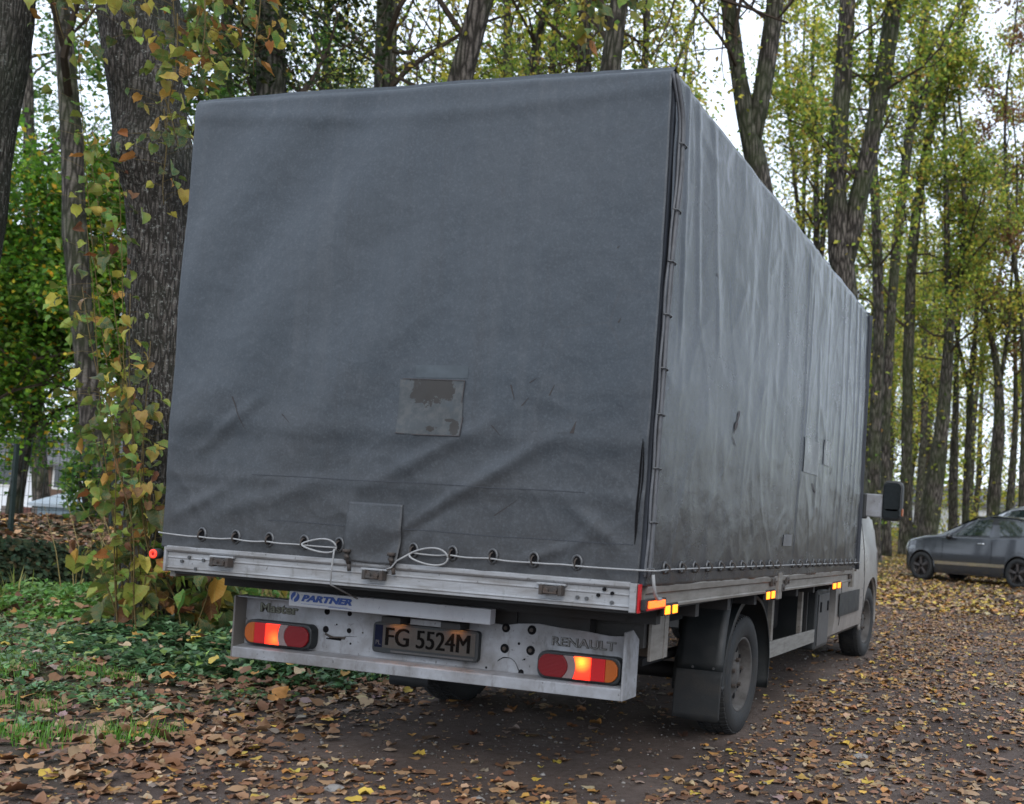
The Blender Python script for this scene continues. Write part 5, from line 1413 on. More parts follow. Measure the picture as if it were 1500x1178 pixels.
# lamps
def lens_prism(poly, m, y0, y1, parent, name='lens', label=None):
    mb = MB(); mb.prism(poly, 1, y1, y0); q = sub(mb, name, m, parent, bev=.0025)
    if label: q['label'] = label
    return q
def rear_lamp(x0, x1, z0, z1, mirror):
    cx, cz = (x0 + x1) / 2, (z0 + z1) / 2; hw, hh = (x1 - x0) / 2, (z1 - z0) / 2
    def X(u): return cx + (-u if mirror else u) * hw        # u=-1 outer end (left lamp), +1 inner end
    def rr_poly(u0, u1, k, ro):
        out = []
        n = 8
        def arc(cu, cv, r, a0, a1):
            for t in np.linspace(a0, a1, n): out.append((X(cu + r * math.cos(t) / hw * 1.0), cz + cv * hh * k + r * math.sin(t)))
        return out
    # housing with rounded ends
    pts = []; rad = hh * .62
    for (sx_, sz_, a0) in ((1, 1, 0), (-1, 1, PI / 2), (-1, -1, PI), (1, -1, 3 * PI / 2)):
        for t in np.linspace(a0, a0 + PI / 2, 7): pts.append((cx + sx_ * (hw - rad) + rad * math.cos(t), cz + sz_ * (hh - rad) + rad * math.sin(t)))
    mb = MB(); mb.prism(pts, 1, .272, .322); h = T(mb.build('rear_lamp', m_blackp, None, bev=.006), ('left' if not mirror else 'right') + ' rear lamp with its red section lit')
    e = hh - .010; el = hw - .011
    def P2(u, v): return (X(u), cz + v * e)
    def edge(u): # half height at u (rounded ends)
        ax = abs(u) * hw; r = .042
        lim = el - ax
        if lim >= r: return 1.0
        if lim <= 0: return 0.35
        return (e - r + math.sqrt(max(0, r * r - (r - lim) ** 2))) / e
    def seg(u0, u1, m, y1, left=None, right=None, lab=None):
        n = 10; us = np.linspace(u0, u1, n)
        topp = [(X(u), cz + e * edge(u)) for u in us]; bot = [(X(u), cz - e * edge(u)) for u in us[::-1]]
        rc_ = [];
        if right: rc_ = [(X(u1 + right * (1 - v * v)), cz - e * v * 1.0) for v in np.linspace(-.95, .95, 11)]
        lc_ = []
        if left: lc_ = [(X(u0 + left * (1 - v * v)), cz + e * v * 1.0) for v in np.linspace(-.95, .95, 11)]
        poly = topp + rc_ + bot + lc_
        if mirror: poly = poly[::-1]
        return lens_prism(poly, m, .272, y1, h, label=lab)
    ue = el / hw
    seg(-ue, -.66, m_orange_dull, .262, lab='orange indicator lens')
    seg(-.655, -.32, m_red_dull, .261)
    hotc = (X(-.02 if not mirror else -.1), .262, cz - (.022 if not mirror else -.028))
    mh = lamp_hot('lit_lens', hotc, .075, (1, .26, .02) if mirror else (1, .10, .015), (1, .022, .008), 2.4 if mirror else 1.9, .95)
    seg(-.315, .10, mh, .260, right=-.06, lab='lit red lens')
    seg(.11, .36, m_clear, .262, left=-.06, right=-.13, lab='pale crescent lens')
    seg(.37, ue, m_red_deep, .261, left=-.13)
rear_lamp(-.958, -.578, .518, .634, False)
rear_lamp(.592, .985, .512, .628, True)
# holes and scratches in the bumper
def B(px_, py_): p = on(px_, py_, 1, .320); return p[0], p[2]
for px_, py_, r, m in ((741, 920, .020, m_hole), (779, 923, .021, m_hole), (739, 950, .021, m_hole), (777, 953, .021, m_hole), (760, 943, .006, m_hole), (477, 922, .016, m_hole), (511, 924, .012, m_hole), (493, 915, .004, m_hole), (513, 943, .005, m_hole), (479, 896, .015, m_hole), (512, 899, .012, m_hole), (763, 985, .013, m_hole), (531, 927, .004, m_rust), (712, 978, .005, m_hole), (768, 966, .004, m_hole)):
    x, z = B(px_, py_); mb = MB(); mb.disc((x, .3225, z), 1, r, -.002, 16)
    o = T(mb.build('bolt_hole', m, None))
    if r > .015 and px_ > 700:
        mb = MB(); mb.disc((x, .3208, z), 1, r * .45, -.006, 6); T(mb.build('bolt_head', m_rust, None))
def scr(pts, w, m=m_hole, name='scratch', y=.320):
    P = [B(*q) for q in pts]; P, W = smooth_path([(a, 0, b) for a, b in P], w, .006)
    mb = MB(); mb.grid([[(p[0] - ww * .5, y, p[2] - ww), (p[0] + ww * .5, y, p[2] + ww)] for p, ww in zip(P, W)]); T(mb.build(name, m, None))
scr([(729, 968), (737, 963), (748, 964), (755, 970), (760, 983)], [.004, .003, .001, .001, .002])
scr([(765, 967), (770, 966), (772, 960)], [.002, .002, .001])
scr([(476, 928), (486, 934), (506, 935)], [.005, .006, .007], m_rust, 'torn_slot')
scr([(478, 935), (500, 937)], [.003, .006], m_hole, 'torn_slot'); scr([(505, 932), (523, 933)], [.001, .0006]); scr([(513, 917), (518, 913)], [.001, .001])
# lettering
def text(s, size, m, parent, loc, name='lettering', ext=.001, sx=1.0, shear=0.0, space=1.0, off=0.0, roty=0.0, label=None, world=True):
    cu = bpy.data.curves.new('t', 'FONT'); cu.body = s; cu.size = size; cu.extrude = ext; cu.shear = shear; cu.space_character = space; cu.offset = off; cu.resolution_u = 3
    to = bpy.data.objects.new('t', cu); COL.objects.link(to); bpy.context.view_layer.update()
    me = bpy.data.meshes.new_from_object(to.evaluated_get(bpy.context.evaluated_depsgraph_get())); bpy.data.objects.remove(to)
    M = Matrix.Translation(loc) @ Matrix.Rotation(roty, 4, 'Y') @ Matrix.Rotation(PI / 2, 4, 'X') @ Matrix.Diagonal((sx, 1, 1, 1))
    me.transform(M)
    o = link(name, me, m)
    if label: o['label'] = label
    if parent is truck: T(o, label)
    else: o.parent = parent
    return o
def fit_text(s, x0, x1, z0, h, m, parent, y, **kw):
    """caps of height h starting x0, stretched to end at x1"""
    size = h / .73
    o = text(s, size, m, parent, (0, 0, 0), **kw)
    xs = [v.co.x for v in o.data.vertices]; zs = [v.co.z for v in o.data.vertices]
    a, b = min(xs), max(xs); c, d = min(zs), max(zs)
    k = (x1 - x0) / (b - a); kz = h / (d - c)
    for v in o.data.vertices: v.co.x = x0 + (v.co.x - a) * k; v.co.z = z0 + (v.co.z - c) * kz; v.co.y += y
    return o
x0, z0 = B(808, 944); x1, z1 = B(902, 955)
fit_text('RENAULT', x0, x1, z0 - .004, .040, flat('badge_shadow', (.05, .048, .045), .8), truck, .3205, off=.002)
fit_text('RENAULT', x0 + .003, x1 - .003, z0 - .001, .035, m_badge, truck, .3185, off=-.001)
x0, z0 = B(381, 895); x1, z1 = B(437, 903)
fit_text('Master', x0, x1, z0 - .004, .046, flat('peeled_badge', (.055, .055, .045), .7), truck, .3205, off=.0035)
fit_text('Master', x0 + .004, x1 - .01, z0 + .0, .040, worn('badge_green', (.11, .12, .09), (.05, .05, .045), rough=.5, scale=60), truck, .319, off=-.0005)
# --- sign beam
a = on(424, 865, 1, .20); b = on(719, 893, 1, .20); c = on(719, 917, 1, .20); d = on(422, 886, 1, .20)
zt, zb = (a[2] + b[2]) / 2, (c[2] + d[2]) / 2; xa, xb = a[0], b[0]
mb = MB(); mb.box(xa, xb, .20, .245, zb, zt)
sign = T(mb.build('sign_beam', m_sign, None, bev=.003), 'white advertising beam across the rear')
def SG(px_, py_): p = on(px_, py_, 1, .199); return p[0], p[2]
x0, z0 = SG(441, 885); x1, z1 = SG(515, 890)
fit_text('PARTNER', x0, x1, zb + .026, .031, m_blue, sign, .1985, shear=.28, off=.0022)
x, z = SG(432, 877); mb = MB(); mb.disc((x, .1995, zb + .043), 1, .023, -.0012, 32); sub(mb, 'logo', m_blue, sign)
mb = MB(); rows = []
for t in np.linspace(-1, 1, 17):
    xx = x + .0085 * math.sin(t * 2.6); w = .0052 * (1 - .55 * t * t); rows.append([(xx - w, .1978, zb + .043 + .0232 * t), (xx + w, .1978, zb + .043 + .0232 * t)])
mb.grid(rows); sub(mb, 'logo_swirl', m_sign, sign)
mb = MB(); mb.box(x0, x1 - .02, .198, .2, zb + .014, zb + .0152); mb.box(x0 + .15, x1, .198, .2, zb + .0095, zb + .0115); sub(mb, 'logo_underline', m_blue, sign)
# --- number plate
a = on(547, 910, 1, .29); b = on(701.5, 926, 1, .29); c = on(700, 968, 1, .29)
px0, px1, pz1, pz0 = a[0], b[0], (a[2] + b[2]) / 2, c[2]
pz0 = pz1 - .138
pts = []; rad = .018
for (sx_, sz_, a0) in ((1, 1, 0), (-1, 1, PI / 2), (-1, -1, PI), (1, -1, 3 * PI / 2)):
    for t in np.linspace(a0, a0 + PI / 2, 5): pts.append(((px0 + px1) / 2 + sx_ * ((px1 - px0) / 2 - rad) + rad * math.cos(t), (pz0 + pz1) / 2 + sz_ * ((pz1 - pz0) / 2 - rad) + rad * math.sin(t)))
mb = MB(); mb.prism(pts, 1, .292, .318); plate = T(mb.build('number_plate', m_blackp, None, bev=.003), 'dirty number plate lit from above')
fx0, fx1, fz0, fz1 = px0 + .012, px1 - .015, pz0 + .024, pz1 - .012
mb = MB(); mb.box(fx0 + .042, fx1, .2905, .292, fz0, fz1); sub(mb, 'plate_face', m_platew, plate)
mb = MB(); mb.box(fx0, fx0 + .042, .2903, .292, fz0, fz1); sub(mb, 'country_band', flat('plate_blue', (.004, .006, .018), .7, .1), plate)
fit_text('PL', fx0 + .008, fx0 + .034, fz0 + .012, .020, flat('plate_pale', (.05, .05, .055), .6), plate, .2898)
for _k, _dx in enumerate((-.0026, 0, .0026)):
    fit_text('FG', fx0 + .060 + _dx, fx0 + .180 + _dx, fz0 + .012, .082, m_ink, plate, .2896 - .0002 * _k)
    fit_text('5524M', fx0 + .222 + _dx, fx1 - .028 + _dx, fz0 + .012, .082, m_ink, plate, .2896 - .0002 * _k)
mb = MB(); mb.box(px0 + .1, px1 - .02, .2905, .2925, pz0 + .006, pz0 + .014); sub(mb, 'holder_strip', flat('holder_print', (.05, .05, .052), .6), plate)
m_pl = lamp('plate_lamp', (.6, .35, .15), (1, .36, .09), 9.0)
for xx, w in ((fx0 + .115, .030), (fx1 - .10, .030)):
    mb = MB(); mb.box(xx - w - .02, xx + w + .02, .240, .318, pz1 + .003, pz1 + .034); hsg = T(mb.build('plate_lamp', m_frame, None, bev=.003), 'small lit lamp above the number plate')
    mb = MB(); mb.box(xx - w, xx + w, .256, .286, pz1 + .0022, pz1 + .0030); sub(mb, 'lens', m_pl, hsg)
mb = MB(); mb.box(px0 + .2, px1 - .16, .28, .318, pz1 + .004, pz1 + .03); T(mb.build('plate_bracket', m_white, None, bev=.002))
# --- chassis
mb = MB()
mb.box(-.55, .45, .33, .40, .70, .845); mb.box(-.46, -.38, .34, 5.2, .60, .82); mb.box(.38, .46, .34, 5.2, .60, .82)
for y in (.9, 1.7, 2.6, 3.4, 4.2): mb.box(-.46, .46, y, y + .06, .62, .80)
for y in np.arange(.3, 4.5, .5): mb.box(-1.12, 1.12, y, y + .05, .78, .845)
mb.box(-1.14, 1.14, .02, 4.55, .845, .858)
T(mb.build('chassis_frame', m_frame, None))
mb = MB(); mb.box(.46, .80, .34, .40, .58, .845); T(mb.build('bumper_bracket', m_frame, None)); mb = MB(); mb.box(-.80, -.46, .34, .40, .60, .70); T(mb.build('bumper_bracket', m_frame, None))
mb = MB(); mb.tube([(-.6, 1.2, .44), (-.6, 3.0, .44)], .09, 16); T(mb.build('silencer', m_rust, None, True))
mb = MB(); mb.tube([(-.82, 2.07, .33), (.82, 2.07, .33)], .05, 12); T(mb.build('rear_axle', m_frame, None, True))
mb = MB(); mb.box(-.34, .34, .62, 1.4, .42, .56); T(mb.build('spare_carrier', m_frame, None, bev=.02))
for s in (-1, 1):
    mb = MB(); mb.box(s * .62 - .03, s * .62 + .03, 1.35, 2.8, .44, .48); T(mb.build('leaf_spring', m_frame, None))
# grey bracket plate hanging by the corner
a = on(968, 905, 1, .50); b = on(1005, 945, 1, .5)
mb = MB(); mb.box(.84, 1.05, .60, .61, .60, .845); mb.box(1.03, 1.045, .45, .66, .60, .845); T(mb.build('lamp_bracket', m_alu_side, None, bev=.002))
mb = MB(); mb.box(.50, 1.02, .42, .47, .66, .845); T(mb.build('cross_beam', worn('grey_beam', (.03, .029, .028), (.015, .015, .015), rough=.7), None))

# --- wheels
def wheel(cx, cy, side, r=.348, w=.215, name='wheel', spoked=False, mats=None, rim_r=.215):
    """side +1: outer face toward +x"""
    mt, mr = mats or (m_rubber, m_steel)
    h = w / 2
    prof = [(-h * .80, rim_r), (-h * .95, rim_r + .02), (-h, r - .06), (-h * .92, r - .018), (-h * .70, r - .003), (-h * .3, r), (h * .3, r), (h * .70, r - .003), (h * .92, r - .018), (h, r - .06), (h * .95, rim_r + .02), (h * .80, rim_r)]
    mb = MB(); mb.lathe(prof, (0, 0, 0), 0, 56, closed=True)
    for k in range(4):                                       # tread grooves as raised blocks between
        pass
    tyre = mb.build(name, mt, None, True)
    tr = MB()
    for k in range(64):
        a = 2 * PI * k / 64; ca, sa = math.cos(a), math.sin(a)
        for (xa, xb) in ((-h * .86, -h * .5), (-h * .42, -h * .04), (h * .04, h * .42), (h * .5, h * .86)):
            da = .034; pts = []
            for rr_ in (r - .012, r + .005):
                for (xx, aa) in ((xa, a - da), (xb, a - da + .01), (xb, a + da), (xa, a + da - .01)):
                    re = rr_ - (.010 if abs(xx) > h * .8 else 0); pts.append((xx, re * math.cos(aa), re * math.sin(aa)))
            tr.hexa(pts)
    t2 = tr.build('tread', mt, None); t2.parent = tyre; t2['kind'] = 'stuff'
    s = side
    rim = MB()
    rp_ = [(h * .82, rim_r + .006), (h * .86, rim_r + .002), (h * .80, rim_r - .012), (h * .30, rim_r - .022), (h * .10, rim_r - .035), (h * .30, rim_r - .055), (h * .36, rim_r - .085), (h * .34, .085), (h * .55, .072), (h * .62, .040), (h * .62, .001)]
    rim.lathe([(s * a, b) for a, b in rp_], (0, 0, 0), 0, 48)
    ro = rim.build('rim', mr, None, True); ro.parent = tyre
    if not spoked:
        for k in range(10):
            a = 2 * PI * k / 10; mb = MB(); mb.disc((s * (h * .335 + .002), (rim_r - .07) * math.cos(a), (rim_r - .07) * math.sin(a)), 0, .0175, s * .004, 12); q = mb.build('rim_hole', m_hole, None); q.parent = tyre
        for k in range(5):
            a = 2 * PI * k / 5 + .3; mb = MB(); mb.disc((s * h * .50, .082 * math.cos(a), .082 * math.sin(a)), 0, .013, s * .024, 6); q = mb.build('wheel_nut', m_rust, None); q.parent = tyre
    tyre.location = (cx, cy, r)
    return tyre
for (x, y, s) in ((.90, 2.07, 1), (-.90, 2.07, -1), (.885, 6.41, 1), (-.885, 6.41, -1)):
    w_ = wheel(x, y, s); w_.parent = truck; w_.location = Vector((x, y, .345)) - TB
    if s > 0 and y > 3: w_.rotation_euler = (0, 0, -.06)
# --- mudguards and flaps
def mudguard(s):
    mb = MB(); rows = []
    for t in np.linspace(-.30, PI + .05, 30):
        ry = .47 if t > PI / 2 else .50; rz = .475
        y = 2.07 + ry * math.cos(PI - t) * -1 if False else 2.07 - .49 * math.cos(PI - t) * -1
        y = 2.07 + .49 * math.cos(t); z = .345 + .475 * math.sin(t)
        rows.append([(s * x, y + (0), z - (.018 if k in (0,) else 0) ) for k, x in enumerate((.74, .78, 1.0, 1.03))] + [(s * 1.035, 2.07 + .465 * math.cos(t), .345 + .45 * math.sin(t))])
    # rear apron
    rows2 = rows + [[(s * x, 1.575, z_) for x in (.74, .78, 1.0, 1.03)] + [(s * 1.035, 1.60, z_)] for z_ in (.34,)]
    mb.grid(rows2); o = mb.build('mudguard', m_blackp, None, 'angle'); sm = o.modifiers.new('s', 'SOLIDIFY'); sm.thickness = .005
    T(o)
    mb = MB(); rows = []
    for v in np.linspace(0, 1, 8): rows.append([(s * x, 1.566 - .010 * math.sin(v * 3) - .02 * v, .42 - .27 * v + (.012 if x in (.775, 1.035) and v == 1 else 0)) for x in (.765, .775, .85, .95, 1.025, 1.035)])
    mb.grid(rows); o = mb.build('mud_flap', m_rubber, None, True); sm = o.modifiers.new('s', 'SOLIDIFY'); sm.thickness = .006; T(o)
mudguard(1); mudguard(-1)
# upper guard panel behind the wheel up to the bed
mb = MB(); mb.grid([[(x, 1.585 + .10 * (v ** 2) , .40 + .42 * v) for x in (.76, .80, .98, 1.03)] for v in np.linspace(0, 1, 8)])
o = mb.build('guard_panel', m_blackp, None, True); sm = o.modifiers.new('s', 'SOLIDIFY'); sm.thickness = .005; T(o)
for x in (.86, .98):
    mb = MB(); mb.disc((x, 1.566, .435), 1, .007, -.006, 10); T(mb.build('screw', m_ring, None))
# --- side guard, locker
mb = MB(); mb.prism([(.372, 0), (.484, 0), (.462, 0), (.358, 0)], 0, 0, 0) if False else None
mb = MB(); mb.hexa([(.985, 2.555, .378), (1.005, 2.555, .378), (1.005, 3.955, .362), (.985, 3.955, .362), (.985, 2.555, .486), (1.005, 2.555, .486), (1.005, 3.955, .460), (.985, 3.955, .460)])
T(mb.build('side_guard', worn('grey_plank', (.15, .148, .14), (.07, .065, .055), rough=.6, scale=5, stretch=(1, 1, 8), speck=.5), None, bev=.003))
mb = MB(); mb.box(.90, .99, 2.555, 2.60, .378, .486); T(mb.build('guard_end', m_alu_side, None))
for y in (2.72, 3.55): mb = MB(); mb.box(.955, .985, y, y + .05, .40, .845); T(mb.build('guard_post', m_alu_side, None))
mb = MB(); mb.box(.955, .975, 3.78, 3.80, .42, .845); T(mb.build('guard_post', m_frame, None))
mb = MB(); mb.box(.50, .995, 4.02, 4.50, .29, .76); lk = T(mb.build('locker', m_blackp, None, bev=.015), 'black locker box ahead of the side guard')
mb = MB(); mb.box(.996, 1.003, 4.07, 4.46, .32, .72); sub(mb, 'locker_door', worn('scuffed_plastic', (.05, .052, .055), (.09, .085, .08), rough=.5, scale=6), lk, bev=.006)
for y in (4.12, 4.38): mb = MB(); mb.box(1.003, 1.010, y, y + .035, .58, .66); sub(mb, 'locker_handle', m_hole, lk, bev=.003)
mb = MB(); mb.box(.30, .72, 2.8, 3.95, .44, .74); T(mb.build('fuel_tank', m_frame, None, bev=.04))

# --- cab
def cab_section(y):
    """half outline from sill to roof centre at station y"""
    t = (y - 4.68) / (7.22 - 4.68)
    nose = ss(.52, 1.0, t)
    wmax = 1.01 + .02 * gauss(y - 6.35, .35) - .17 * max(0, t - .80) * 5 * max(0, t - .80) * 5 / 1.0
    zr = 2.26 if t < .40 else 2.26 - (2.26 - 1.25) * ((t - .40) / .42) ** 1.25 if t < .82 else 1.25 - .32 * (t - .82) / .18
    zsh = min(1.36, zr - .04)
    zr = max(zr, .80)
    wr = .80 if zr > 2.0 else .80 + .06 * (2.26 - zr)
    z0 = .30
    sect = [(0, z0), (wmax * .90, z0), (wmax * .985, z0 + .06), (wmax * 1.0, .52), (wmax * 1.0, .78), (wmax * .985, 1.05), (wmax * .955, 1.25 if zsh > 1.25 else zsh * .94), (wmax * .93, zsh)]
    for k in (.33, .66, .92): sect.append((wmax * .93 + (wr - wmax * .93) * k ** 1.3, zsh + (zr - .05 - zsh) * k if zr - .05 > zsh else zsh + .002 * k))
    sect.append((wr * .80, zr)); sect.append((0, zr + .02))
    return sect
def loft_body(ys, sec, name, m, cuts=(), caps=True, axis='y'):
    mb = MB(); S_ = [sec(y) for y in ys]; k = len(S_[0])
    full = []
    for y, s_ in zip(ys, S_):
        right = [(x, y, z) for x, z in s_]; left = [(-x, y, z) for x, z in s_[-2:0:-1]]
        full.append(right + left)
    m_ = len(full[0])
    for ring_ in full: mb.v += ring_
    for i in range(len(ys) - 1):
        for j in range(m_):
            a = i * m_ + j; b = i * m_ + (j + 1) % m_; mb.f.append((a, b, b + m_, a + m_))
    mb.f.append(tuple(range(m_))); mb.f.append(tuple(range((len(ys) - 1) * m_, len(ys) * m_))[::-1])
    o = mb.build(name, m, None, False)
    for c in cuts:
        md = o.modifiers.new('b', 'BOOLEAN'); md.operation = 'DIFFERENCE'; md.object = c; md.solver = 'EXACT'
    if cuts:
        bpy.context.view_layer.update()
        me = bpy.data.meshes.new_from_object(o.evaluated_get(bpy.context.evaluated_depsgraph_get())); o.modifiers.clear(); o.data = me
        for c in cuts: bpy.data.objects.remove(c)
    o.data.polygons.foreach_set('use_smooth', [True] * len(o.data.polygons)); o.data.set_sharp_from_angle(angle=R(30))
    o.data.materials.clear(); o.data.materials.append(m)
    return o
def cutter(cy, cz, r, half=1.3, inner=.66, sides=(1, -1)):
    out = []
    for s in sides:
        mb = MB(); mb.disc((s * inner, cy, cz), 0, r, s * (half - inner), 40); out.append(mb.build('cutter', None if False else m_hole, None))
    return out
ys = list(np.linspace(4.68, 5.9, 7)) + list(np.linspace(6.0, 7.2, 22))
cabo = loft_body(ys, cab_section, 'cab', m_cab, cutter(6.41, .36, .43))
T(cabo, 'dusty pale cab mostly hidden by the box')
def cab_side(y, z):
    s = cab_section(y); 
    for (xa, za), (xb, zb_) in zip(s[1:], s[2:]):
        if za <= z <= zb_ and zb_ > za: return xa + (xb - xa) * (z - za) / (zb_ - za)
    return s[3][0]
def cab_patch(name, yr, zr, m, off=.004, s=1, th=None):
    mb = MB(); mb.grid([[(s * (cab_side(y, z) + off), y, z) for y in np.linspace(*yr, 14)] for z in np.linspace(*zr, 10)]); o = mb.build(name, m, None, True); T(o); return o
for s in (1, -1):
    cab_patch('side_window', (4.98, 5.95), (1.40, 2.02), m_glass, .004, s)
    cab_patch('rubbing_strip', (4.78, 5.72), (.50, .70), m_blackp, .014, s)
    mb = MB(); mb.ring((s * .985, 6.41, .36), 0, .435, .018, 30, 6, a0=-.15, a1=PI + .15); T(mb.build('wheel_arch_lip', m_cab, None, True))
    mb = MB()
    for y in (4.90, 5.98): mb.tube([(s * (cab_side(y, z) + .001), y, z) for z in np.linspace(.42, 1.36, 10)], .004, 4)
    T(mb.build('door_gap', m_hole, None))
    mb = MB(); mb.box(s * 1.0, s * 1.03, 5.05, 5.20, 1.14, 1.17); T(mb.build('door_handle', m_blackp, None, bev=.006))
    # headlamp wrapping the wing
    cab_patch('headlamp', (6.72, 7.12), (.84, 1.04), m_clear, .004, s)
mb = MB(); rows = []
for i in range(9):
    t = i / 8; y = 5.74 + .93 * t; z = 2.19 - .90 * t ** 1.05
    rows.append([(x * (.74 + .08 * t), y + .02, z + .03) for x in np.linspace(-1, 1, 12)])
mb.grid(rows); T(mb.build('windscreen', m_glass, None, True))
mb = MB(); mb.box(-.85, .85, 7.12, 7.24, .32, .66); T(mb.build('front_bumper', m_blackp, None, bev=.04))
mb = MB(); mb.box(-.9, .9, 4.58, 4.66, .9, 2.2); T(mb.build('cab_bulkhead', m_frame, None))
# --- wing mirror
for s in (1, -1):
    mb = MB(); mb.hexa([(s * .96, 5.86, 1.385), (s * 1.175, 5.86, 1.375), (s * 1.175, 5.93, 1.375), (s * .96, 5.93, 1.385), (s * .96, 5.86, 1.60), (s * 1.175, 5.86, 1.595), (s * 1.175, 5.93, 1.595), (s * .96, 5.93, 1.60)])
    o = T(mb.build('mirror_arm', m_white, None, bev=.012), 'pale mirror arm')
    mb = MB(); mb.box(s * .955, s * 1.015, 5.84, 5.96, 1.36, 1.60); T(mb.build('mirror_mount', m_blackp, None, bev=.015))
    pts = []; x0, x1, z0, z1, rad = 1.165, 1.352, 1.352, 1.728, .055
    for (sx_, sz_, a0) in ((1, 1, 0), (-1, 1, PI / 2), (-1, -1, PI), (1, -1, 3 * PI / 2)):
        for t in np.linspace(a0, a0 + PI / 2, 7): pts.append((s * ((x0 + x1) / 2 + sx_ * ((x1 - x0) / 2 - rad) + rad * math.cos(t)), (z0 + z1) / 2 + sz_ * ((z1 - z0) / 2 - rad) + rad * math.sin(t)))
    mb = MB(); mb.prism(pts, 1, 5.84, 5.97); h = T(mb.build('wing_mirror', m_blackp, None, bev=.02), 'black wing mirror')
    q = [(s * (abs(a) * 0 + (x0 + x1) / 2) + (a - s * (x0 + x1) / 2) * .84, (z0 + z1) / 2 + .035 + (b - (z0 + z1) / 2) * .70) for a, b in pts]
    mb = MB(); mb.prism(q, 1, 5.834, 5.842); sub(mb, 'mirror_glass', flat('mirror_glass', (.28, .32, .33), .04, .8, .95) if 'mirror_glass' not in bpy.data.materials else bpy.data.materials['mirror_glass'], h)
    q = [((s * (x0 + x1) / 2) + (a - s * (x0 + x1) / 2) * .84, 1.42 + (b - (z0 + z1) / 2) * .22) for a, b in pts]
    mb = MB(); mb.prism(q, 1, 5.834, 5.842); sub(mb, 'mirror_glass', bpy.data.materials['mirror_glass'], h)
    mb = MB(); mb.box(s * 1.345, s * 1.360, 5.86, 5.94, 1.40, 1.47); sub(mb, 'indicator', m_orange_dull, h, bev=.004)

# ------------------------------------------------------------------ cars
m_paint = N('dark_grey_paint'); m_paint.set(Roughness=.2, Metallic=.3); m_paint.b.inputs['Coat Weight'].default_value = 1.0; m_paint.b.inputs['Coat Roughness'].default_value = .06
m_paint.color(m_paint.mix(m_paint.ramp(m_paint.noise(400, 2), [(.4, 0.0), (.6, 1.0)]), (.034, .038, .046), (.048, .054, .064))); m_paint = m_paint.m
m_roofb = flat('black_roof', (.012, .013, .016), .15, .6)
m_silver = N('silver_paint'); m_silver.set(Roughness=.3, Metallic=.5); m_silver.b.inputs['Coat Weight'].default_value = .7
m_silver.color(m_silver.mix(m_silver.ramp(m_silver.noise(400, 2), [(.4, 0.0), (.6, 1.0)]), (.42, .44, .46), (.5, .52, .54))); m_silver = m_silver.m
m_headl = flat('headlamp_glass', (.16, .18, .20), .12, .8)
m_chrome = flat('chrome', (.6, .62, .65), .12, .6, .9)
m_carglass = flat('car_glass', (.010, .018, .017), .02, 1.0)
m_darkrim = flat('dark_alloy', (.022, .020, .020), .35, .5, .5)

def interp(tbl, t):
    xs = [a for a, _ in tbl]; return float(np.interp(t, xs, [b for _, b in tbl]))
def car_section(l):
    """l: 0 front .. 3.95 rear; returns half outline (x, z)"""
    w = interp([(0, .50), (.20, .60), (.26, .70), (.36, .77), (.55, .82), (.9, .85), (2.0, .855), (3.2, .85), (3.6, .82), (3.85, .76), (3.95, .66)], l)
    zl = interp([(0, .30), (.3, .18), (3.6, .19), (3.95, .34)], l)
    zs = interp([(0, .56), (.10, .70), (.35, .84), (.8, .935), (1.15, .98), (1.6, .985), (2.6, 1.00), (3.3, 1.04), (3.75, 1.02), (3.90, .90), (3.95, .70)], l)
    zr = interp([(0, .60), (.10, .75), (.35, .90), (.75, .985), (1.15, 1.03), (1.42, 1.15), (1.74, 1.31), (2.05, 1.42), (2.35, 1.46), (2.8, 1.45), (3.3, 1.40), (3.60, 1.32), (3.78, 1.15), (3.88, .98), (3.95, .74)], l)
    wr = interp([(0, .5), (.8, .70), (1.0, .70), (1.6, .60), (2.2, .57), (3.3, .56), (3.7, .56), (3.95, .5)], l)
    zs = min(zs, zr - .012)
    s = [(0, zl), (w * .90, zl), (w * .965, zl + .07), (w * .985, zl + .16), (w, .50 if zs > .58 else zs * .86), (w * .995, (.5 + zs) / 2 if zs > .58 else zs * .93), (w * .975, zs - .03), (w * .945, zs)]
    for k in (.3, .62, .90): s.append((w * .945 + (wr - w * .945) * k, zs + (zr - .02 - zs) * k + .012 * math.sin(PI * k)))
    s.append((wr * .82, zr)); s.append((0, zr + .015))
    return s
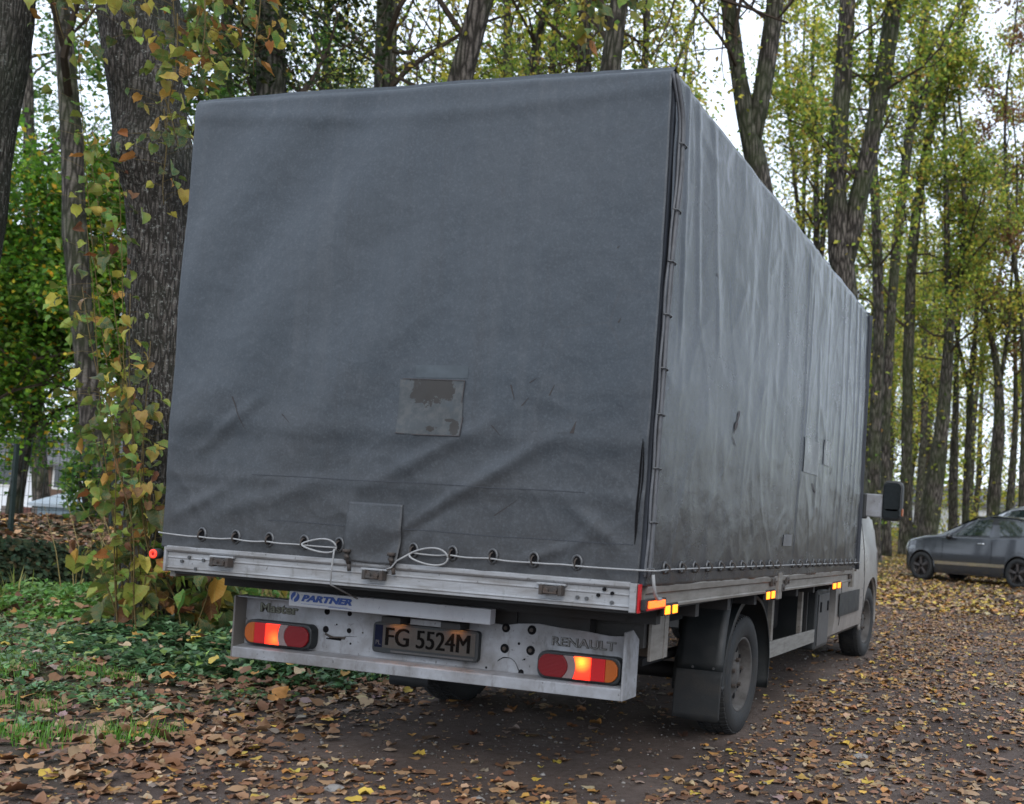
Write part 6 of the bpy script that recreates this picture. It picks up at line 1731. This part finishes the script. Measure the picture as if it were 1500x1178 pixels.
def build_car(name, mat_body, mat_roof, label, group=None):
    root = empty(name); tag(root, label, 'car', group)
    ls = sorted(set(list(np.linspace(.20, .4, 7)) + list(np.linspace(.4, 3.6, 42)) + list(np.linspace(3.6, 3.95, 9))))
    o = loft_body(ls, car_section, 'body', mat_body, cutter(.78, .31, .355, 1.2, .56) + cutter(3.24, .31, .355, 1.2, .56)); o.parent = root
    def ssurf(l, t, off, s):
        sec = car_section(l)[7:11]
        k = t * 3; i = min(2, int(k)); f = k - i
        x = sec[i][0] + (sec[i + 1][0] - sec[i][0]) * f; z = sec[i][1] + (sec[i + 1][1] - sec[i][1]) * f
        return (s * (x + off), l, z + off * .3)
    def bsurf(l, z, off, s):
        sec = car_section(l)
        for (xa, za), (xb, zb_) in zip(sec[2:], sec[3:9]):
            if za <= z <= zb_ and zb_ > za: return (s * (xa + (xb - xa) * (z - za) / (zb_ - za) + off), l, z)
        return (s * (sec[5][0] + off), l, z)
    def window(nm, lb, lt, m, t0=.06, t1=.93, off=.003):
        for s in (1, -1):
            mb = MB(); rows = []
            for t in np.linspace(0, 1, 8):
                a = lb[0] + (lt[0] - lb[0]) * t; b = lb[1] + (lt[1] - lb[1]) * t
                rows.append([ssurf(l, t0 + (t1 - t0) * t, off, s) for l in np.linspace(a, b, 16)])
            mb.grid(rows); q = mb.build(nm, m, None, True); q.parent = root
    window('pillar_trim', (1.30, 3.66), (2.00, 3.50), m_roofb, .0, 1.0, .002)
    window('front_side_window', (1.55, 2.50), (2.03, 2.46), m_carglass, .08, .92, .006)
    window('rear_side_window', (2.74, 3.44), (2.60, 3.32), m_carglass, .08, .92, .006)
    # shark-fin pillar in body colour
    for s in (1, -1):
        mb = MB(); mb.grid([[ssurf(l, t, .007, s) for l in np.linspace(2.50, 2.60 + .16 * (1 - t), 6)] for t in np.linspace(0, .62, 6)]); q = mb.build('pillar_fin', mat_body, None, True); q.parent = root
        mb = MB(); mb.grid([[bsurf(l, z + .012 * (l - 1.2), .010, s) for l in np.linspace(1.15, 2.92, 24)] for z in np.linspace(.375, .445, 4)]); q = mb.build('sill_trim', m_chrome, None, True); q.parent = root
        mb = MB(); mb.tube([bsurf(2.22, .86, .02, s), bsurf(2.28, .86, .035, s), bsurf(2.36, .865, .035, s), bsurf(2.42, .865, .02, s)], .012, 8); q = mb.build('door_handle', m_chrome, None, True); q.parent = root
        mb = MB()
        for l_ in (1.30, 2.55): mb.tube([bsurf(l_ + .04 * math.sin((z - .3) * 4), z, .001, s) for z in np.linspace(.34, .94, 10)], .005, 4)
        q = mb.build('door_gap', m_hole, None); q.parent = root
        mb = MB(); c = Vector(bsurf(1.55, .95, .10, s)); 
        me = bpy.data.meshes.new('door_mirror'); bm = bmesh.new(); bmesh.ops.create_icosphere(bm, subdivisions=3, radius=1)
        for v in bm.verts: v.co = Vector((v.co.x * .11, v.co.y * .075 + .02 * v.co.x * s, v.co.z * .075)) + c + Vector((0, 0, .03))
        bm.to_mesh(me); bm.free(); me.polygons.foreach_set('use_smooth', [True] * len(me.polygons)); q = link('door_mirror', me, m_roofb, root)
        # lamps
        mb = MB(); mb.grid([[bsurf(l, z, .006, s) for l in np.linspace(.30 + 1.2 * (z - .62), .60, 8)] for z in np.linspace(.67, .745, 5)]); q = mb.build('headlamp', m_headl, None, True); q.parent = root
        mb = MB(); mb.grid([[bsurf(l, z, .006, s) for l in np.linspace(3.62, 3.88, 8)] for z in np.linspace(.78, .92, 5)]); q = mb.build('tail_lamp', m_red_dull, None, True); q.parent = root
        mb = MB(); mb.ring((s * .835, .78, .31), 0, .352, .014, 28, 6, a0=-.1, a1=PI + .1); mb.ring((s * .835, 3.24, .31), 0, .352, .014, 28, 6, a0=-.1, a1=PI + .1); q = mb.build('arch_lip', mat_body, None, True); q.parent = root
        for y in (.78, 3.24):
            w_ = wheel(0, 0, s, r=.308, w=.20, spoked=True, mats=(m_rubber, m_darkrim), rim_r=.205); w_.parent = root; w_.location = (s * .745, y, .308)
            sp_ = MB()
            for k in range(5):
                a = 2 * PI * k / 5 + .4
                for da in (-.16, .16):
                    p0 = (s * .085, .04 * math.cos(a + da), .04 * math.sin(a + da)); p1 = (s * .090, .198 * math.cos(a + da * .6), .198 * math.sin(a + da * .6)); sp_.tube([p0, p1], [.018, .014], 6)
            q = sp_.build('spokes', flat('spoke_metal', (.07, .062, .06), .35, .5, .5) if 'spoke_metal' not in bpy.data.materials else bpy.data.materials['spoke_metal'], None); q.parent = w_
    mb = MB(); rows = []
    for l in np.linspace(1.20, 1.98, 10):
        z = car_section(l)[-2][1]; wr = car_section(l)[-2][0]; rows.append([(x * wr * 1.10, l, z + .012 + .01 * (1 - x * x)) for x in np.linspace(-1, 1, 12)])
    mb.grid(rows); q = mb.build('windscreen', m_carglass, None, True); q.parent = root
    mb = MB(); rows = []
    for l in np.linspace(2.04, 3.55, 16):
        z = car_section(l)[-2][1]; wr = car_section(l)[-2][0]; rows.append([(x * wr * 1.16, l, z + .006 + .014 * (1 - x * x) - .02 * abs(x) ** 6) for x in np.linspace(-1, 1, 15)])
    mb.grid(rows); q = mb.build('roof_panel', mat_roof, None, True); q.parent = root
    return root
car = build_car('parked_car', m_paint, m_roofb, 'dark grey small hatchback with black roof and dark wheels parked at the right', 'parked cars')
pf = at(1347, 848, 24.5); pr = at(1483, 860, 22.8)
d = pr - pf; ang = math.atan2(d[1], d[0])              # the car's length axis (front to rear) = local +y
zrot = ang - PI / 2
mid = (pf + pr) / 2
# local point between the near wheels: which side faces us?
def place_car(o, wx, sidex):
    Rz = Matrix.Rotation(zrot, 3, 'Z'); lp = Rz @ Vector((sidex * .84, 2.01, 0))
    o.location = (mid[0] - lp.x + wx[0], mid[1] - lp.y + wx[1], float(terrain(mid[0] + wx[0], mid[1] + wx[1])) - .01); o.rotation_euler = (0, 0, zrot)
Rz = Matrix.Rotation(zrot, 3, 'Z'); side = 1 if (Rz @ Vector((1, 0, 0))).dot(Vector((CAM[0] - mid[0], CAM[1] - mid[1], 0))) > 0 else -1
place_car(car, (0, 0), side)
car2 = build_car('parked_car', m_silver, m_silver, 'pale silver car whose roof shows above the dark hatchback at the right edge', 'parked cars')
car.scale = (1.04, 1.04, 1.10)
_d = mid - CAM; _d = _d / np.linalg.norm(_d[:2]); _o = _d * 2.9 + RT0 * 0.85
place_car(car2, (float(_o[0]), float(_o[1])), side); car2.scale = (1.05, 1.05, 1.33)

# ------------------------------------------------------------------ fence, shed, wall and house on the plateau, left
m_fence = flat('green_fence_steel', (.004, .014, .011), .5, .4)
FX = -9.95
root = empty('wire_fence', (FX, 4.8, float(terrain(FX, 4.8)))); tag(root, 'green wire mesh fence on dark green posts along the plateau', 'fence')
fb = np.array(root.location)
_ya = on(18, 740, 0, FX)[1]; _yb = on(165, 730, 0, FX)[1]; ys_ = [_ya - (_yb - _ya), _ya, _yb, 2 * _yb - _ya, 3 * _yb - 2 * _ya]
for y in ys_:
    g_ = float(terrain(FX, y)); mb = MB(); mb.box(-.022, .022, y - fb[1] - .022, y - fb[1] + .022, g_ - fb[2] - .1, g_ - fb[2] + 1.12); q = mb.build('fence_post', m_fence, None); q.parent = root
mb = MB()
for a, b in zip(ys_, ys_[1:]):
    g_ = float(terrain(FX, (a + b) / 2)) - fb[2]
    for k in range(7): z = g_ + .08 + k * .18; mb.box(-.003, .003, a - fb[1], b - fb[1], z, z + .005)
    for y in np.arange(a + .1, b, .10): mb.box(-.002, .002, y - fb[1], y - fb[1] + .004, g_ + .05, g_ + 1.2)
q = mb.build('mesh_wires', m_fence, None, fixn=False); q.parent = root; q['kind'] = 'stuff'
# pale shed
def at_g(px_, py_, z): return at(px_, py_, z)
yaw_d = YAW
def box_thing(name, label, cat, pxl, pxr, pyt, pyb, z, depth, builder):
    a = at(pxl, pyb, z); b = at(pxr, pyb, z); c = at((pxl + pxr) / 2, pyt, z)
    w = np.linalg.norm((b - a)[:2]); h = c[2] - min(a[2], b[2]); base = (a + b) / 2; g_ = float(terrain(base[0], base[1])); h = c[2] - g_
    root = empty(name, (base[0], base[1], g_), -yaw_d * 1.0 if False else math.atan2(*( (b - a)[:2][::-1] ))); tag(root, label, cat)
    builder(root, w, h, depth); return root
def shed(root, w, h, d):
    mb = MB(); mb.box(-w / 2, w / 2, 0, d, -.2, h * .80); mb.build('shed_wall', worn('pale_blue_wall', (.30, .38, .44), (.2, .25, .28), rough=.6, scale=2), root)
    mb = MB(); mb.prism([(-.15, h * .80), (d * .5, h * 1.02), (d + .15, h * .80), (d + .15, h * .75), (-.15, h * .75)], 0, -w / 2 - .15, w / 2 + .15); mb.build('shed_roof', worn('pale_roof', (.62, .68, .74), (.4, .44, .48), rough=.4, scale=2), root)
    mb = MB(); mb.box(-w * .2, w * .1, -.03, 0, 0, h * .6); mb.build('shed_door', flat('shed_door_paint', (.25, .33, .38), .6), root, bev=.01)
box_thing('garden_shed', 'pale blue garden shed with a whitish roof seen through the fence', 'shed', 54, 100, 721, 758, 24, 2.5, shed)
def lowwall(root, w, h, d):
    n_ = 0; rows_ = 6; bh = h / rows_; bw = .30
    mb = MB(); mb.box(-w / 2, w / 2, .02, .22, -.2, h - .02); mb.build('wall_core', flat('mortar', (.2, .17, .15), .9), root)
    src = MB().box(0, bw - .02, 0, .1, 0, bh - .02); me = None
    mbk = worn('red_brick', (.20, .085, .065), (.12, .06, .05), rough=.85, scale=9)
    for r_ in range(rows_):
        for k in range(int(w / bw)):
            x = -w / 2 + k * bw + (bw / 2 if r_ % 2 else 0)
            if x + bw > w / 2: continue
            if me is None: o = src.build('brick', mbk, root); me = o.data
            else: o = bpy.data.objects.new('brick', me); COL.objects.link(o); o.parent = root
            o.location = (x, 0, r_ * bh)
box_thing('brick_wall', 'low red brick wall left of the pale blue shed behind the fence', 'wall', 0, 53, 741, 757, 25, .25, lowwall)
def house(root, w, h, d):
    mb = MB(); mb.box(-w / 2, w / 2, 0, d, -.4, h * .78); mb.build('wall', worn('pale_render', (.62, .65, .70), (.5, .52, .55), rough=.85, scale=.6), root)
    mb = MB(); mb.prism([(-.5, h * .78), (d * .5, h * 1.25), (d + .5, h * .78), (d + .5, h * .74), (-.5, h * .74)], 0, -w / 2 - .4, w / 2 + .4); mb.build('roof', worn('slate', (.12, .12, .13), (.08, .08, .08), rough=.7), root)
    for x in np.arange(-w / 2 + 1.5, w / 2 - 1, 2.6):
        mb = MB(); mb.box(x, x + 1.0, -.05, .02, 1.1, 2.3); f_ = mb.build('window', flat('window_frame', (.6, .6, .6), .6) if 'window_frame' not in bpy.data.materials else bpy.data.materials['window_frame'], root)
        mb = MB(); mb.box(x + .08, x + .92, -.06, -.045, 1.18, 2.22); q = mb.build('pane', m_glass, None); q.parent = f_
    mb = MB(); mb.box(w * .1, w * .1 + 1, -.04, .02, 0, 2.1); mb.build('door', flat('door_brown', (.10, .06, .04), .6), root)
box_thing('house', 'pale rendered house glimpsed under the maple beyond the fence', 'house', -60, 150, 655, 752, 46, 8, house)
box_thing('house', 'long pale building glimpsed low between the trunks beyond the dark car', 'house', 1290, 1520, 726, 782, 100, 9, house)
